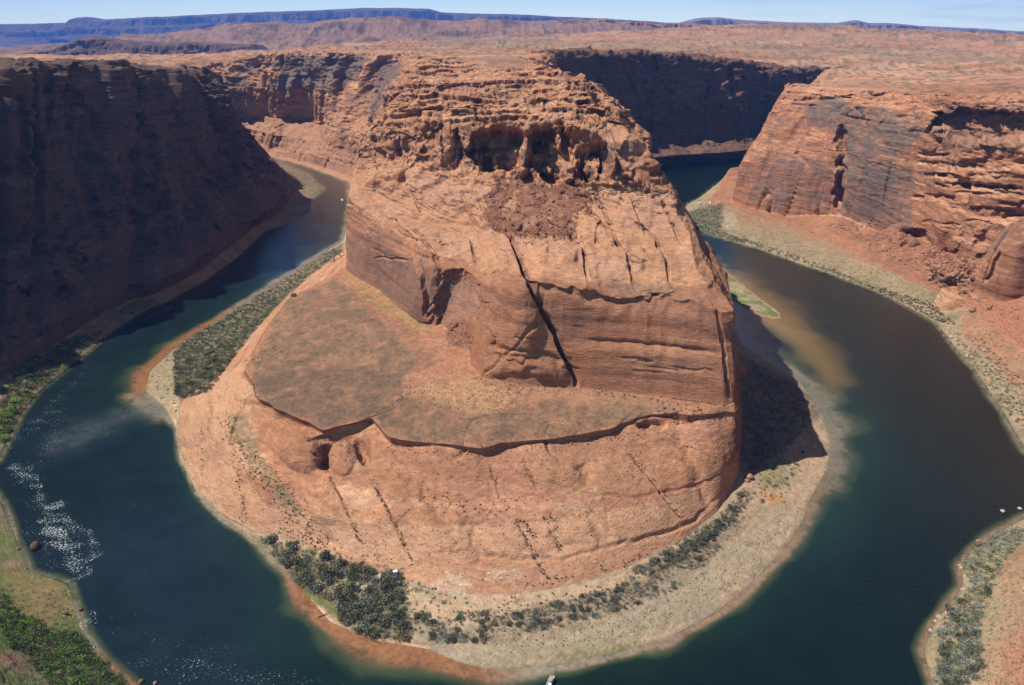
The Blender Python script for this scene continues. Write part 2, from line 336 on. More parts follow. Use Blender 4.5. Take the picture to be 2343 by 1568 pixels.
R4 = [(0, D(412, 255, 2296)), (1, U(585, 272, 70)), (2, U(645, 285, 72)), (3, U(740, 295, 74)), (4, U(826, 325, 82)), (5, (-187, 1205, 90)), (6, U(800, 600, 54)), (6.5, U(752, 640, 50)),
      (7, U(660, 682, 49)), (7.5, U(606, 762, 49)), (8, U(560, 845, 48.5)), (8.5, U(588, 905, 48.5)), (9, U(645, 936, 48)), (9.5, U(742, 979, 47)), (10, U(858, 952, 48)), (10.3, U(892, 1004, 47)),
      (11, U(1000, 1014, 46.5)), (11.5, U(1100, 1020, 46.5)), (12, U(1200, 1014, 47)), (12.5, U(1300, 994, 48)), (13, U(1400, 978, 49)), (13.5, U(1490, 955, 50)),
      (14, U(1550, 950, 50)), (15, U(1680, 945, 51)), (15.5, U(1686, 935, 52)), (16, U(1680, 865, 54)), (16.5, (194, 645, 54)), (17, (196, 745, 48)), (18, (192, 900, 46)), (19, (176, 1120, 40)), (20, (140, 1300, 30))]
R5 = [(0, D(410, 240, 2300)), (1, U(590, 262, 82)), (2, U(652, 270, 84)), (3, U(748, 278, 88)), (4, U(832, 305, 100)), (5, (-184, 1195, 110)), (6, U(792, 614, 58)), (6.5, U(812, 634, 57)),
      (7, U(870, 665, 55)), (7.5, U(905, 700, 55)), (8, U(950, 733, 55)), (8.5, U(1005, 748, 56)), (9, U(1052, 768, 58)), (9.3, U(1078, 800, 59)), (9.6, U(1075, 835, 59)), (10, U(1105, 865, 58)), (11, U(1205, 884, 57)),
      (12, U(1322, 888, 56)), (13, U(1480, 905, 55)), (14, U(1600, 922, 54)), (14.8, U(1655, 930, 54)), (15.3, U(1678, 920, 56)), (16, U(1676, 860, 60)), (16.5, (188, 650, 62)), (17, (190, 750, 60)), (18, (184, 900, 56)), (19, (165, 1120, 50)), (20, (125, 1300, 36))]
# foot of the vertical face, then rows set by distance
R6 = [(0, D(430, 200, 2305)), (1, D(590, 200, 2075)), (2, D(655, 205, 1985)), (3, D(752, 205, 1905)), (4, D(845, 270, 1700)), (5, (-178, 1160, 150)), (6, D(794, 500, 842)), (6.5, D(822, 530, 800)),
      (7, D(875, 545, 752)), (7.5, D(915, 575, 712)), (8, D(960, 598, 672)), (8.5, D(1010, 612, 655)), (9, D(1058, 622, 640)), (9.5, D(1085, 640, 600)), (10, D(1115, 655, 568)), (11, D(1200, 650, 545)),
      (12, D(1305, 665, 535)), (13, D(1400, 690, 532)), (13.6, D(1500, 695, 530)), (14, D(1590, 690, 522)), (14.8, D(1650, 715, 512)), (15.3, D(1678, 712, 515)), (16, D(1672, 690, 560)), (16.5, (172, 640, 118)), (17, (178, 750, 112)), (18, (170, 900, 100)), (19, (145, 1120, 90)), (20, (105, 1300, 80))]
R7 = [(0, D(432, 180, 2308)), (1, D(592, 180, 2080)), (2, D(658, 180, 1990)), (3, D(755, 180, 1912)), (4, D(855, 240, 1740)), (5, (-170, 1140, 175)), (6, D(797, 455, 850)), (6.5, D(828, 480, 812)),
      (7, D(872, 508, 770)), (7.5, D(915, 530, 735)), (8, D(962, 552, 705)), (8.5, D(1010, 578, 680)), (9, D(1055, 590, 662)), (9.5, D(1085, 600, 632)), (10, D(1120, 612, 600)), (11, D(1195, 606, 572)),
      (12, D(1300, 622, 560)), (13, D(1400, 632, 556)), (13.6, D(1500, 640, 553)), (14, D(1560, 640, 556)), (14.8, D(1590, 620, 565)), (15.3, D(1604, 600, 590)), (16, D(1603, 585, 630)), (16.5, (155, 680, 145)), (17, (160, 770, 142)), (18, (155, 900, 135)), (19, (130, 1100, 125)), (20, (90, 1300, 120))]
R8 = [(0, D(434, 172, 2310)), (1, D(594, 165, 2084)), (2, D(660, 162, 1995)), (3, D(760, 160, 1916)), (4, D(865, 215, 1760)), (5, (-162, 1120, 188)), (6, D(806, 400, 880)), (6.5, D(835, 440, 850)),
      (7, D(880, 480, 805)), (7.5, D(925, 498, 775)), (8, D(970, 515, 752)), (8.5, D(1012, 528, 733)), (9, D(1055, 538, 715)), (10, D(1130, 545, 688)), (11, D(1195, 545, 660)),
      (12, D(1300, 560, 628)), (13, D(1400, 572, 606)), (13.6, D(1500, 578, 596)), (14, D(1555, 568, 600)), (14.8, D(1578, 535, 615)), (15.3, D(1585, 520, 632)), (16, D(1583, 505, 665)), (16.5, (144, 710, 158)), (17, (150, 780, 158)), (18, (143, 900, 152)), (19, (115, 1090, 150)), (20, (80, 1300, 150))]
R9 = [(0, D(436, 166, 2312)), (1, D(596, 155, 2088)), (2, D(664, 150, 2000)), (3, D(765, 148, 1920)), (4, D(875, 190, 1790)), (5, (-154, 1100, 200)), (6, D(825, 355, 905)), (6.5, D(850, 360, 890)),
      (7, D(890, 368, 870)), (7.5, D(930, 375, 850)), (8, D(980, 385, 825)), (8.5, D(1030, 396, 800)), (9, D(1070, 402, 785)), (10, D(1130, 405, 770)), (11, D(1200, 400, 760)),
      (12, D(1270, 430, 715)), (13, D(1350, 436, 690)), (13.6, D(1430, 440, 672)), (14, D(1480, 442, 662)), (14.8, D(1525, 448, 655)), (15.3, D(1548, 465, 662)), (16, D(1545, 462, 690)), (16.5, (133, 735, 168)), (17, (138, 800, 172)), (18, (130, 900, 175)), (19, (100, 1080, 178)), (20, (70, 1300, 180))]
R10 = [(0, D(438, 162, 2314)), (1, D(598, 142, 2092)), (2, D(668, 138, 2005)), (3, D(770, 135, 1925)), (4, D(890, 160, 1830)), (5, (-145, 1080, 215)), (6, D(862, 300, 925)), (6.5, D(880, 285, 915)),
      (7, D(905, 270, 900)), (7.5, D(940, 268, 885)), (8, D(985, 270, 862)), (8.5, D(1035, 275, 838)), (9, D(1070, 275, 820)), (10, D(1130, 268, 805)), (11, D(1200, 285, 790)),
      (12, D(1260, 300, 760)), (13, D(1330, 300, 735)), (13.6, D(1390, 318, 712)), (14, D(1430, 330, 698)), (14.8, D(1460, 350, 690)), (15.3, D(1478, 370, 690)), (16, D(1470, 362, 705)), (16.5, (128, 750, 205)), (17, (118, 820, 215)), (18, (108, 900, 218)), (19, (85, 1080, 215)), (20, (62, 1300, 215))]
R11 = [(0, D(440, 158, 2316)), (1, D(600, 131, 2098)), (2, D(672, 125, 2012)), (3, D(775, 123, 1932)), (4, D(930, 128, 1870)), (5, (-132, 1250, 240)), (6, D(895, 225, 1010)), (6.5, D(900, 228, 1000)),
      (7, D(915, 232, 970)), (7.5, D(945, 235, 945)), (8, D(990, 240, 920)), (8.5, D(1040, 240, 898)), (9, D(1075, 238, 885)), (10, D(1130, 235, 868)), (11, D(1200, 240, 850)),
      (12, D(1260, 235, 850)), (13, D(1320, 232, 840)), (13.6, D(1365, 250, 800)), (14, D(1385, 255, 775)), (14.8, D(1400, 262, 752)), (15.3, D(1412, 275, 740)), (16, D(1395, 245, 770)), (16.5, D(1375, 222, 810)), (17, D(1362, 205, 860)), (18, D(1320, 185, 960)), (19, D(1262, 165, 1120)), (20, D(1232, 150, 1300))]
R12 = [(0, D(445, 156, 2330)), (1, D(602, 129.5, 2118)), (2, D(676, 124, 2032)), (3, D(780, 122, 1955)), (4, D(940, 126, 1900)), (5, D(1000, 146, 1300)), (6, D(945, 182, 1110)), (6.5, D(950, 184, 1090)),
      (7, D(965, 188, 1075)), (7.5, D(990, 190, 1060)), (8, D(1020, 192, 1045)), (8.5, D(1055, 192, 1030)), (9, D(1080, 190, 1020)), (10, D(1130, 190, 1005)), (11, D(1190, 192, 990)),
      (12, D(1240, 190, 985)), (13, D(1290, 188, 975)), (13.6, D(1325, 192, 955)), (14, D(1335, 195, 935)), (14.8, D(1342, 197, 920)), (15.3, D(1346, 199, 905)), (16, D(1345, 198, 905)), (16.5, D(1340, 196, 915)), (17, D(1325, 188, 950)), (18, D(1285, 170, 1060)), (19, D(1240, 152, 1240)), (20, D(1215, 138, 1500))]
spine = lambda x, y: (x, y, 244-4)
R13 = [(0, D(450, 155, 2400)), (1, D(604, 128, 2200)), (2, D(680, 122, 2150)), (3, D(785, 120, 2100)), (4, D(950, 122, 2050)), (5, (-40, 1400, 243)), (6, (-40, 1270, 242.5)), (7, (-35, 1250, 242)), (8, (-28, 1235, 242)), (10, (-20, 1225, 242)), (12, (0, 1220, 242)),
       (14, (15, 1230, 242)), (16, (20, 1250, 242)), (18, (20, 1400, 243)), (20, (20, 1600, 243))]
for _R, _x, _z in zip([R0, R1, R2, R3, R4, R5, R6, R7, R8, R9, R10, R11, R12, R13], [200, 190, 180, 170, 160, 150, 130, 120, 110, 100, 95, 85, 75, 10], [-1.5, 8, 16, 28, 40, 60, 100, 130, 160, 185, 215, 240, 246, 243]):
    _R.append((21, (_x, 1700, _z)))
# the bench ends in a ragged, low undercut lip
def ragged(row, a, b, step, amp, seed):
    st = np.array([q[0] for q in row]); P = np.array([q[1] for q in row]); out_ = [q for q in row if q[0] < a or q[0] > b]
    for q in np.arange(a, b, step):
        v = np.array([np.interp(q, st, P[:, k]) for k in range(3)]); e = min(1, (q-a)*3, (b-q)*3)
        v[:2] += amp*e*np.array([fbm(np.array([q*2.1]), 0, 0, 4, seed)[0], 1.3*fbm(np.array([q*2.1]), 4, 0, 4, seed+3)[0]]); out_.append((q, tuple(v)))
    return sorted(out_, key=lambda t: t[0])
R4 = ragged(R4, 7.9, 15.3, .04, 5., 21)
_s4 = np.array([q[0] for q in R4]); _p4 = np.array([q[1] for q in R4])
_ss = sorted({q[0] for q in R3} | {q[0] for q in R4}); _new = []
_s3 = np.array([q[0] for q in R3]); _p3 = np.array([q[1] for q in R3])
for q in _ss:
    a = np.array([np.interp(q, _s4, _p4[:, k]) for k in range(3)]); b = np.array([np.interp(q, _s3, _p3[:, k]) for k in range(3)])
    wgt = float(sstep(7.6, 8.2, q)*sstep(15.6, 15.2, q)); lip = a+np.array([0, 1.0, -(4.0+1.5*sin(q*5))]); v_ = lip*wgt+b*(1-wgt); _new.append((q, tuple(v_)))
R3 = _new
rows = [R0, R1, R2, R3, R4, R5, R6, R7, R8, R9, R10, R11, R12, R13]
#            cliff ledge rubble
WT = np.array([[0, 0, 0], [.02, .0, 0], [.22, .10, 0], [.35, .1, 0], [.04, .04, .02], [.2, .05, .05], [.6, .12, 0], [.6, .25, 0], [.32, .30, 0], [.7, .6, 0], [1.25, 1.0, 0], [.9, 1.7, 0], [.35, 1.7, 0], [.15, 1.2, 0]])
PEN = Patch(rows, 0, 21, 1.0, .02, WT)
wc, wl, wt = PEN.W
# on the beach and in the thicket strips nothing rocky; the far wall (stations 0-5) is cliff all the way
far = sstep(5.6, 4.6, PEN.S)
wc = wc*(1-far)+far*np.interp(PEN.T, [0, 1, 2, 4, 5, 6, 10, 11, 13], [0, .3, .8, .9, .7, 1.3, 1.3, .6, .2])
wl = wl*(1-far)+far*np.interp(PEN.T, [0, 4, 5, 10, 11, 13], [0, .3, .6, .5, 1.4, 1.2])
rockify(PEN, wc, wl, wt, 5, big=8., blk=(np.interp(PEN.T, [5, 6, 8, 9, 11, 12, 13], [0, .12, .12, .9, 1.1, .8, .3]))*(PEN.S > 5.5)+far*np.interp(PEN.T, [0, 2, 5, 12, 13], [0, .3, .8, 1.4, .5]))
# fluting of the far wall
flt = far*np.interp(PEN.T, [0, 3, 5, 11, 12], [0, .4, 1, 1, 0]); PEN.disp(flt*(20*ridge(PEN.S*2.3, PEN.T*.22, 0*PEN.T, 4, 88)+10*np.tanh(5*vn(PEN.S*6, PEN.T*.3, 0, 89))), dirn=np.array([-.35, -.93, 0]))
tick('pen grid')
RIM_PEN = PEN.rows[11]; g_ = np.random.default_rng(15)
# ---- hand-placed features of the butte: open joints, overhangs, alcoves
YM = [0, -.92, -.2]
carve(PEN, [(1168, 548), (1190, 590), (1212, 640), (1240, 700), (1262, 750), (1286, 800), (1322, 884)], 20, 8, dirn=[.35, -.9, 0], prof='v')
carve(PEN, [(1300, 820), (1322, 884)], 8, 8, dirn=[.35, -.9, 0])
carve(PEN, [(1156, 532), (1172, 558), (1188, 588), (1206, 620), (1226, 664), (1240, 700)], 9, 6.5, dirn=[0, -.5, .85], lo=.4)
carve(PEN, [(1226, 664), (1206, 620), (1188, 588)], 8, 9, dirn=[.35, -.9, 0], lo=.6)
for ln, dp, wd in [([(850, 480), (905, 520), (945, 560), (975, 640), (980, 730)], 9, 9), ([(975, 555), (1000, 600), (1010, 650)], 6, 7),
                   ([(1010, 520), (1075, 550), (1090, 610)], 6, 7), ([(1240, 500), (1300, 530), (1330, 570), (1345, 640)], 7, 7), ([(1330, 480), (1400, 530), (1435, 590), (1450, 660)], 7, 7), ([(1440, 500), (1500, 545), (1525, 600), (1530, 650)], 7, 7), ([(880, 490), (960, 540), (1010, 600)], 6, 7), ([(1330, 460), (1370, 500), (1360, 560)], 4, 6), ([(1050, 430), (1090, 520)], 5, 6),
                   ([(940, 430), (965, 490)], 6, 7), ([(1040, 290), (1055, 350), (1060, 400)], 14, 9), ([(985, 290), (1000, 340)], 8, 7), ([(1360, 445), (1400, 520)], 5, 6), ([(1080, 430), (1130, 520)], 4, 5),
                   ([(1440, 440), (1480, 540)], 5, 6), ([(1510, 450), (1560, 560)], 5, 6), ([(905, 300), (920, 380)], 6, 8), ([(1640, 700), (1655, 800), (1668, 920)], 4, 6)]:
    top_ = max(b for a, b in ln) < 662 and min(b for a, b in ln) > 425
    carve(PEN, ln, dp*(.42 if top_ else 1), min(wd, 4.5) if top_ else wd, dirn=None if top_ else YM)
# step where the shelf drops to the rounded blocks
carve(PEN, [(850, 478), (960, 505), (1080, 520), (1180, 530), (1300, 540), (1420, 560), (1560, 560)], 4, 9, dirn=[0, -.3, 1], prof='g')
carve(PEN, [(860, 500), (960, 528), (1080, 552), (1180, 560), (1300, 575), (1420, 592), (1560, 592)], -6, 22, dirn=[0, -.7, .7], prof='g')
carve(PEN, [(1330, 780), (1440, 786), (1560, 800), (1650, 812)], 3, 6, dirn=YM, prof='g')
carve(PEN, [(1110, 790), (1200, 800), (1290, 830)], 4, 8, dirn=YM, prof='g'); carve(PEN, [(1095, 840), (1200, 830), (1300, 850)], -5, 16, dirn=YM, prof='g')
blob(PEN, 1180, 720, 60, 110, 9, 0, 2, dirn=YM)
# overhang under the middle ledge
carve(PEN, [(1090, 628), (1180, 640), (1300, 662), (1400, 690), (1500, 690), (1560, 700), (1600, 690)], 8, 15, dirn=YM, prof='g')
carve(PEN, [(1090, 606), (1180, 616), (1300, 640), (1400, 662), (1490, 662), (1570, 650)], -9, 13, dirn=YM, prof='g')
# recess of the fallen slab, with its arch
blob(PEN, 1045, 690, 55, 75, -16, .25, 2, dirn=YM)
blob(PEN, 965, 665, 42, 75, 9, 0, 2, dirn=YM)
# long broken recess in the upper cliff with pillars left standing in front of it
def recess(p, poly_, depth, soft, dirn, warp=16):
    px, py = pcache(p); pa = np.array(poly_, float); m = (px > pa[:, 0].min()-30) & (px < pa[:, 0].max()+30) & (py > pa[:, 1].min()-30) & (py < pa[:, 1].max()+30); idx = np.nonzero(m)
    X = px[idx]; Y = py[idx]; X = X+warp*fbm(X/22, Y/40, 1.5, 4, 91); Y = Y+warp*fbm(X/26, Y/22, 7.5, 4, 92)
    d, _, _ = linedist(X, Y, poly_+poly_[:1]); a = np.where(inpoly(X, Y, poly_), sstep(0, soft, d), 0)*(.75+.5*fbm(X/30, Y/60, 2.2, 3, 93))
    p.G[idx] = p.G[idx]-np.array(dirn)*(a*depth)[:, None]; refresh(p, idx)
recess(PEN, [(1068, 318), (1100, 296), (1150, 286), (1185, 290), (1200, 300), (1222, 288), (1300, 284), (1345, 300), (1392, 330), (1404, 395), (1365, 425), (1300, 415), (1262, 428), (1230, 400), (1180, 394), (1110, 398), (1084, 385), (1062, 355)], 52, 14, [0, -.97, .25])
for cx, cy, rx, ry, h in [(1202, 350, 15, 60, 36), (1268, 320, 18, 34, 22), (1300, 395, 16, 22, 16), (1342, 325, 26, 34, 26), (1354, 390, 15, 34, 26), (1388, 372, 22, 30, 22), (1250, 392, 14, 18, 12)]:
    blob(PEN, cx, cy, rx, ry, h, g_.uniform(-.2, .3), 2, dirn=[0, -.97, .25])
ub = sstep(8.6, 9.2, PEN.T)*sstep(12.6, 11.8, PEN.T)*(PEN.S > 6); gx_, gy_, gz_ = PEN.G[..., 0], PEN.G[..., 1], PEN.G[..., 2]
PEN.disp(ub*(1.7*np.tanh(9*vn(gx_/11+.3*vn(gx_/25, gz_/25, 0, 3), gy_/16, gz_/8, 901))+1.0*np.tanh(9*vn(gx_/5, gy_/7, gz_/4, 902))), dirn=np.array([-.2, -.85, .3]))
for cx, cy, rx, ry, h in [(1410, 330, 18, 16, 8), (1430, 385, 22, 18, 9), (1400, 410, 15, 14, 6), (1455, 410, 20, 14, 8), (1020, 330, 24, 44, 10), (950, 290, 30, 26, 9), (965, 345, 20, 20, 6), (1030, 300, 16, 20, 6), (1480, 425, 16, 10, 6), (1375, 290, 16, 12, 6)]:
    blob(PEN, cx, cy, rx, ry, h, 0, 2, dirn=YM)
blob(PEN, 1360, 265, 44, 16, -14, 0, 3, dirn=YM); blob(PEN, 1035, 205, 44, 16, -12, 0, 3, dirn=YM); blob(PEN, 1245, 235, 24, 14, -12, 0, 3, dirn=YM); blob(PEN, 1400, 300, 40, 24, -12, 0, 3, dirn=YM)
for cx, cy, rx, ry, h in [(1030, 215, 42, 12, -6), (1100, 250, 40, 9, -5), (1240, 238, 34, 10, -6), (1330, 222, 30, 9, -5), (1180, 215, 30, 7, -4), (975, 262, 22, 9, -5)]:
    blob(PEN, cx, cy, rx, ry, h, 0, 3, dirn=YM)
# apron: notches under the bench lip, rounded lobes, seams
blob(PEN, 742, 1045, 22, 30, -7, .3, 2); blob(PEN, 830, 1035, 18, 34, -7, -.4, 2); blob(PEN, 690, 1040, 50, 40, 7, .3, 2); blob(PEN, 785, 1050, 30, 40, 5, 0, 2)
blob(PEN, 445, 960, 40, 70, 3, .2, 2); blob(PEN, 1490, 972, 40, 14, -4, 0, 3)
for ln in [[(540, 1040), (560, 1130), (570, 1200)], [(460, 980), (462, 1090)], [(740, 1060), (790, 1160), (830, 1250)], [(840, 1080), (900, 1190), (945, 1290)], [(1120, 1060), (1150, 1150)],
           [(1180, 1190), (1240, 1300)], [(1240, 1180), (1290, 1270)], [(1440, 1040), (1500, 1110), (1560, 1190)], [(1195, 1050), (1230, 1120)]]:
    carve(PEN, ln, 1.3, 4)
carve(PEN, [(950, 1268), (1060, 1262), (1180, 1278), (1290, 1280), (1400, 1248), (1500, 1225), (1590, 1190), (1650, 1130)], 1.6, 7)
carve(PEN, [(1230, 1095), (1330, 1130), (1450, 1138), (1560, 1118), (1640, 1098)], 1.2, 6)
g_ = np.random.default_rng(5)
for k in range(48):                     # thin undercut slabs on the top of the butte and the neck
    cy = g_.uniform(135, 285); cx = g_.uniform(900+max(0, 200-cy)*1.0, 1240+min(cy, 280)*.6); ln = g_.uniform(20, 80)*(.5+cy/300); sl_ = g_.uniform(-.06, .10); n_ = 6
    w0 = 1.6+cy/90; line = [(cx+ln*(i/n_-.5)*2, cy+sl_*ln*(i/n_-.5)*2+g_.normal(0, w0*.5)) for i in range(n_+1)]
    carve(PEN, line, g_.uniform(1.5, 3.6), w0, dirn=[0, -.95, .3]); carve(PEN, [(a, b-w0*1.3) for a, b in line], -2.0, w0, dirn=[0, -.6, .8], prof='g')
for k in range(34):                     # short fractures on the shelf and the lower face
    cy = g_.uniform(440, 860); cx = g_.uniform(880, 1600) if cy < 600 else g_.uniform(1110, 1640); ln = g_.uniform(15, 60); line = [(cx+ln*(i/4-.5)*2, cy+.1*ln*(i/4-.5)*2+g_.normal(0, 1.5)) for i in range(5)]
    carve(PEN, line, g_.uniform(1.0, 2.4), 3.2, dirn=YM)
for k in range(40):                     # curved cross-beds on the shelf
    cy = g_.uniform(440, 600); cx = g_.uniform(840, 1560); ln = g_.uniform(14, 45); a_ = g_.uniform(.1, .6); line = [(cx+ln*(i/4-.5)*2, cy+a_*ln*(i/4-.5)*2-6*((i/4-.5)*2)**2) for i in range(5)]
    carve(PEN, line, g_.uniform(.6, 1.5), 3.0)
for ln in [[(640, 1090), (700, 1170), (760, 1260)], [(960, 1100), (1010, 1180), (1060, 1260)], [(1330, 1060), (1350, 1120)], [(1560, 1020), (1600, 1100), (1620, 1160)], [(900, 1050), (960, 1110)], [(1060, 1180), (1110, 1290)], [(1340, 1160), (1390, 1250)]]:
    carve(PEN, ln, 1.8, 16, prof='g')
for cx, cy, rx, ry in [(600, 1150, 60, 50), (880, 1150, 60, 50), (1020, 1220, 60, 50), (1150, 1230, 60, 50), (1300, 1180, 70, 60), (1460, 1190, 70, 50), (1400, 1090, 70, 40), (1270, 1080, 60, 40), (1600, 1050, 60, 50), (500, 1120, 50, 60), (740, 1150, 60, 50), (1060, 1110, 60, 36)]:
    blob(PEN, cx, cy, rx, ry, 1.3, 0, 2)
rockcolour(PEN, 5, .35, .75)
px, py = proj(PEN.G); PEN.px, PEN.py = px, py
z = PEN.G[..., 2]; flat = 1-PEN.steep; T = PEN.T; S = PEN.S
near = sstep(4.9, 5.5, S)
# beaches and banks: everything between the waterline and the foot of the rock
x, y = PEN.G[..., 0], PEN.G[..., 1]
bank = ((T < 1.04+.05*vn(x/8, y/8, 0, 9)) & (S > 5.2)).astype(float)
bc = mixc(GRAV*np.ones(PEN.G.shape), SAND, np.clip(.5+.9*fbm(x/25., y/25., 0, 4, 71), 0, 1))
bc = mixc(bc, OLIVE, .3*sstep(.0, .5, fbm(x/18., y/18., 0, 4, 72)))
bc *= (1+.2*fbm(x/1.8, y/1.8, 0, 2, 73))[..., None]
bc *= (1+.22*fbm(T*13+.5*vn(x/30, y/30, 0, 75), S*1.2, 0, 3, 74))[..., None]; bc = mixc(bc, GRAV*.6, sstep(.5, -.2, z)*.7)
PEN.C = PEN.C*(1-bank[..., None])+bc*bank[..., None]
tal = ((S < 5.2) & (T < 4.2)).astype(float); PEN.C = mixc(PEN.C, DIRT, tal*.5)
P_ = lambda *a, **k: paint(PEN, *a, **k)
# bench floor
benchm = ((T > 3.95) & (T < 5.05) & (S > 5.9)).astype(float)
PEN.C = mixc(PEN.C, DIRT*1.0, benchm*.92)
P_([(660, 690), (760, 640), (830, 660), (900, 720), (960, 770), (1000, 800), (940, 850), (890, 930), (840, 965), (740, 985), (640, 940), (560, 890), (570, 830), (620, 760), (600, 720)], BENCH*1.0, .85, 22, .45, 45, 11, benchm)
P_([(590, 870), (680, 830), (800, 820), (900, 850), (930, 890), (860, 950), (740, 982), (640, 940)], BENCH*.8, .7, 26, .5, 40, 12, benchm)
P_([(860, 950), (900, 915), (1020, 905), (1150, 930), (1300, 915), (1490, 935), (1500, 960), (1350, 990), (1180, 1022), (1000, 1018), (890, 1004)], BENCH*.9, .8, 22, .45, 36, 13, benchm)
P_([(1330, 900), (1560, 925), (1520, 955), (1380, 960)], BENCH*1.5, .5, 12, .5, 40, 14, benchm)
P_([(960, 880), (1060, 870), (1180, 900), (1150, 940), (1080, 945), (980, 915)], np.array([.44, .27, .15]), .8, 14, .3, 30, 15, benchm)
P_([(830, 660), (950, 740), (1060, 800), (1110, 870), (980, 860), (900, 760), (800, 690)], np.array([.43, .20, .12]), .55, 14, .5, 30, 16, benchm)
P_([(795, 625), (850, 650), (1000, 760), (960, 765), (820, 680)], np.array([.36, .27, .10]), .6, 8, .6, 14, 17, benchm)
P_([(700, 830), (860, 810), (870, 830), (720, 850)], DIRT*1.15, .5, 14, .4, 40, 18, benchm)
bz = fbm(x/11, y/11, 0, 5, 95); PEN.C = mixc(PEN.C, BENCH*.62, benchm*.35*sstep(.1, .6, bz)); PEN.C = mixc(PEN.C, DIRT*1.25, benchm*.3*sstep(-.1, -.5, bz)); PEN.C *= (1+benchm*.14*vn(x/1.6, y/1.6, 0, 96))[..., None]
rim_l = ((T > 3.0) & (T <= 3.95) & (S > 6.9) & (S < 15.6)).astype(float)
PEN.C = mixc(PEN.C, TAL*1.25, rim_l*.75)
# apron colours
ap = ((T > 1.0) & (T < 3.2) & (S > 7.8) & (S < 15.8)).astype(float)
P_([(400, 900), (560, 830), (600, 930), (560, 1100), (620, 1160), (900, 1200), (1200, 1200), (1500, 1150), (1690, 1050), (1690, 1120), (1560, 1240), (1300, 1330), (1150, 1370), (950, 1330), (560, 1215), (450, 1130), (405, 1000)], np.array([.52, .315, .20]), .8, 12, .35, 40, 21, ap)
P_([(560, 900), (740, 990), (900, 1025), (1200, 1040), (1500, 990), (1500, 1100), (1300, 1120), (1000, 1150), (820, 1120), (700, 1090), (580, 1000)], np.array([.35, .17, .10]), .6, 22, .5, 40, 22, ap)
P_([(890, 1020), (1100, 1035), (1480, 985), (1490, 1045), (1300, 1090), (1000, 1085), (880, 1060)], TAL*1.5, .5, 16, .6, 26, 52, ap)
P_([(1230, 1030), (1480, 990), (1560, 1100), (1400, 1140), (1220, 1110)], PALE*.9, .6, 16, .3, 40, 23, ap)
P_([(960, 1270), (1180, 1285), (1300, 1285), (1420, 1250), (1600, 1180), (1660, 1130), (1600, 1210), (1440, 1290), (1300, 1335), (1150, 1365), (990, 1330)], np.array([.38, .185, .11]), .5, 12, .6, 30, 24, ap)
P_([(1220, 1125), (1450, 1142), (1640, 1095), (1640, 1110), (1450, 1160), (1220, 1145)], np.array([.40, .19, .12]), .7, 8, .3, 30, 25, ap)
P_([(985, 1325), (1040, 1305), (1080, 1330), (1070, 1368), (990, 1360)], np.array([.58, .48, .37]), .7, 22, .8, 12, 26, sstep(.5, .6, T))
P_([(1110, 1305), (1180, 1300), (1190, 1320), (1120, 1335)], np.array([.58, .48, .37]), .6, 16, .9, 10, 27, sstep(.5, .6, T))
P_([(510, 950), (560, 940), (600, 1040), (650, 1110), (700, 1180), (660, 1170), (580, 1080), (540, 1020)], OLIVE*1.15, .75, 14, .6, 14, 28, ap)
# sandbar zones
bk = bank
P_([(930, 1340), (1010, 1370), (1250, 1350), (1450, 1310), (1400, 1345), (1180, 1400), (1060, 1440), (940, 1410)], SAND*1.12, .9, 12, .25, 30, 31, bk)
P_([(690, 1375), (760, 1430), (860, 1470), (980, 1488), (980, 1478), (860, 1458), (770, 1418), (712, 1360)], np.array([.60, .40, .26]), .9, 4, .1, 20, 32, bk)
P_([(900, 1385), (1060, 1440), (1200, 1420), (1450, 1330), (1620, 1230), (1700, 1200), (1560, 1330), (1300, 1420), (1100, 1480), (960, 1440)], np.array([.26, .215, .15]), .6, 16, .4, 30, 33, bk)
P_([(1330, 1440), (1560, 1330), (1740, 1180), (1800, 1160), (1840, 1170), (1790, 1240), (1640, 1370), (1450, 1460), (1100, 1520), (1000, 1500), (1060, 1480), (1240, 1470)], np.array([.38, .315, .225]), .85, 14, .2, 40, 34, bk)
P_([(1100, 1535), (1260, 1525), (1480, 1475), (1640, 1400), (1790, 1255), (1800, 1262), (1640, 1412), (1480, 1490), (1260, 1542)], np.array([.33, .29, .24]), .8, 5, .2, 25, 35, bk)
P_([(1260, 1500), (1400, 1478), (1480, 1462), (1440, 1490), (1300, 1515)], GRASS*1.1, .7, 8, .6, 12, 36, bk)
P_([(1100, 1500), (1300, 1500), (1500, 1450), (1700, 1330), (1640, 1340), (1450, 1440), (1200, 1485)], np.array([.27, .255, .15]), .5, 8, .6, 16, 37, bk)
P_([(1740, 1050), (1780, 1060), (1790, 1120), (1740, 1130)], np.array([.28, .25, .09]), .7, 10, .5, 14, 38, bk)
P_([(1735, 1125), (1790, 1140), (1780, 1155), (1740, 1140)], np.array([.55, .25, .11]), .9, 5, .3, 14, 39, bk)
P_([(1800, 1020), (1880, 1000), (1895, 1050), (1850, 1140), (1800, 1180), (1800, 1090)], SAND*.95, .8, 12, .4, 20, 40, bk)
P_([(330, 850), (400, 800), (440, 830), (420, 880), (380, 930), (330, 900)], np.array([.33, .27, .17]), .85, 10, .3, 20, 41, bk)
P_([(400, 790), (520, 716), (640, 640), (780, 555), (786, 590), (700, 640), (640, 700), (570, 770), (510, 850), (480, 900), (418, 930), (400, 880)], np.array([.10, .10, .06]), .8, 8, .2, 20, 42, bk)
P_([(560, 1220), (760, 1275), (900, 1320), (930, 1390), (930, 1470), (800, 1450), (700, 1360), (640, 1300)], np.array([.13, .135, .07]), .7, 10, .4, 20, 43, bk)
P_([(640, 1290), (680, 1330), (800, 1400), (790, 1420), (700, 1370)], GRASS, .7, 8, .4, 14, 44, bk)
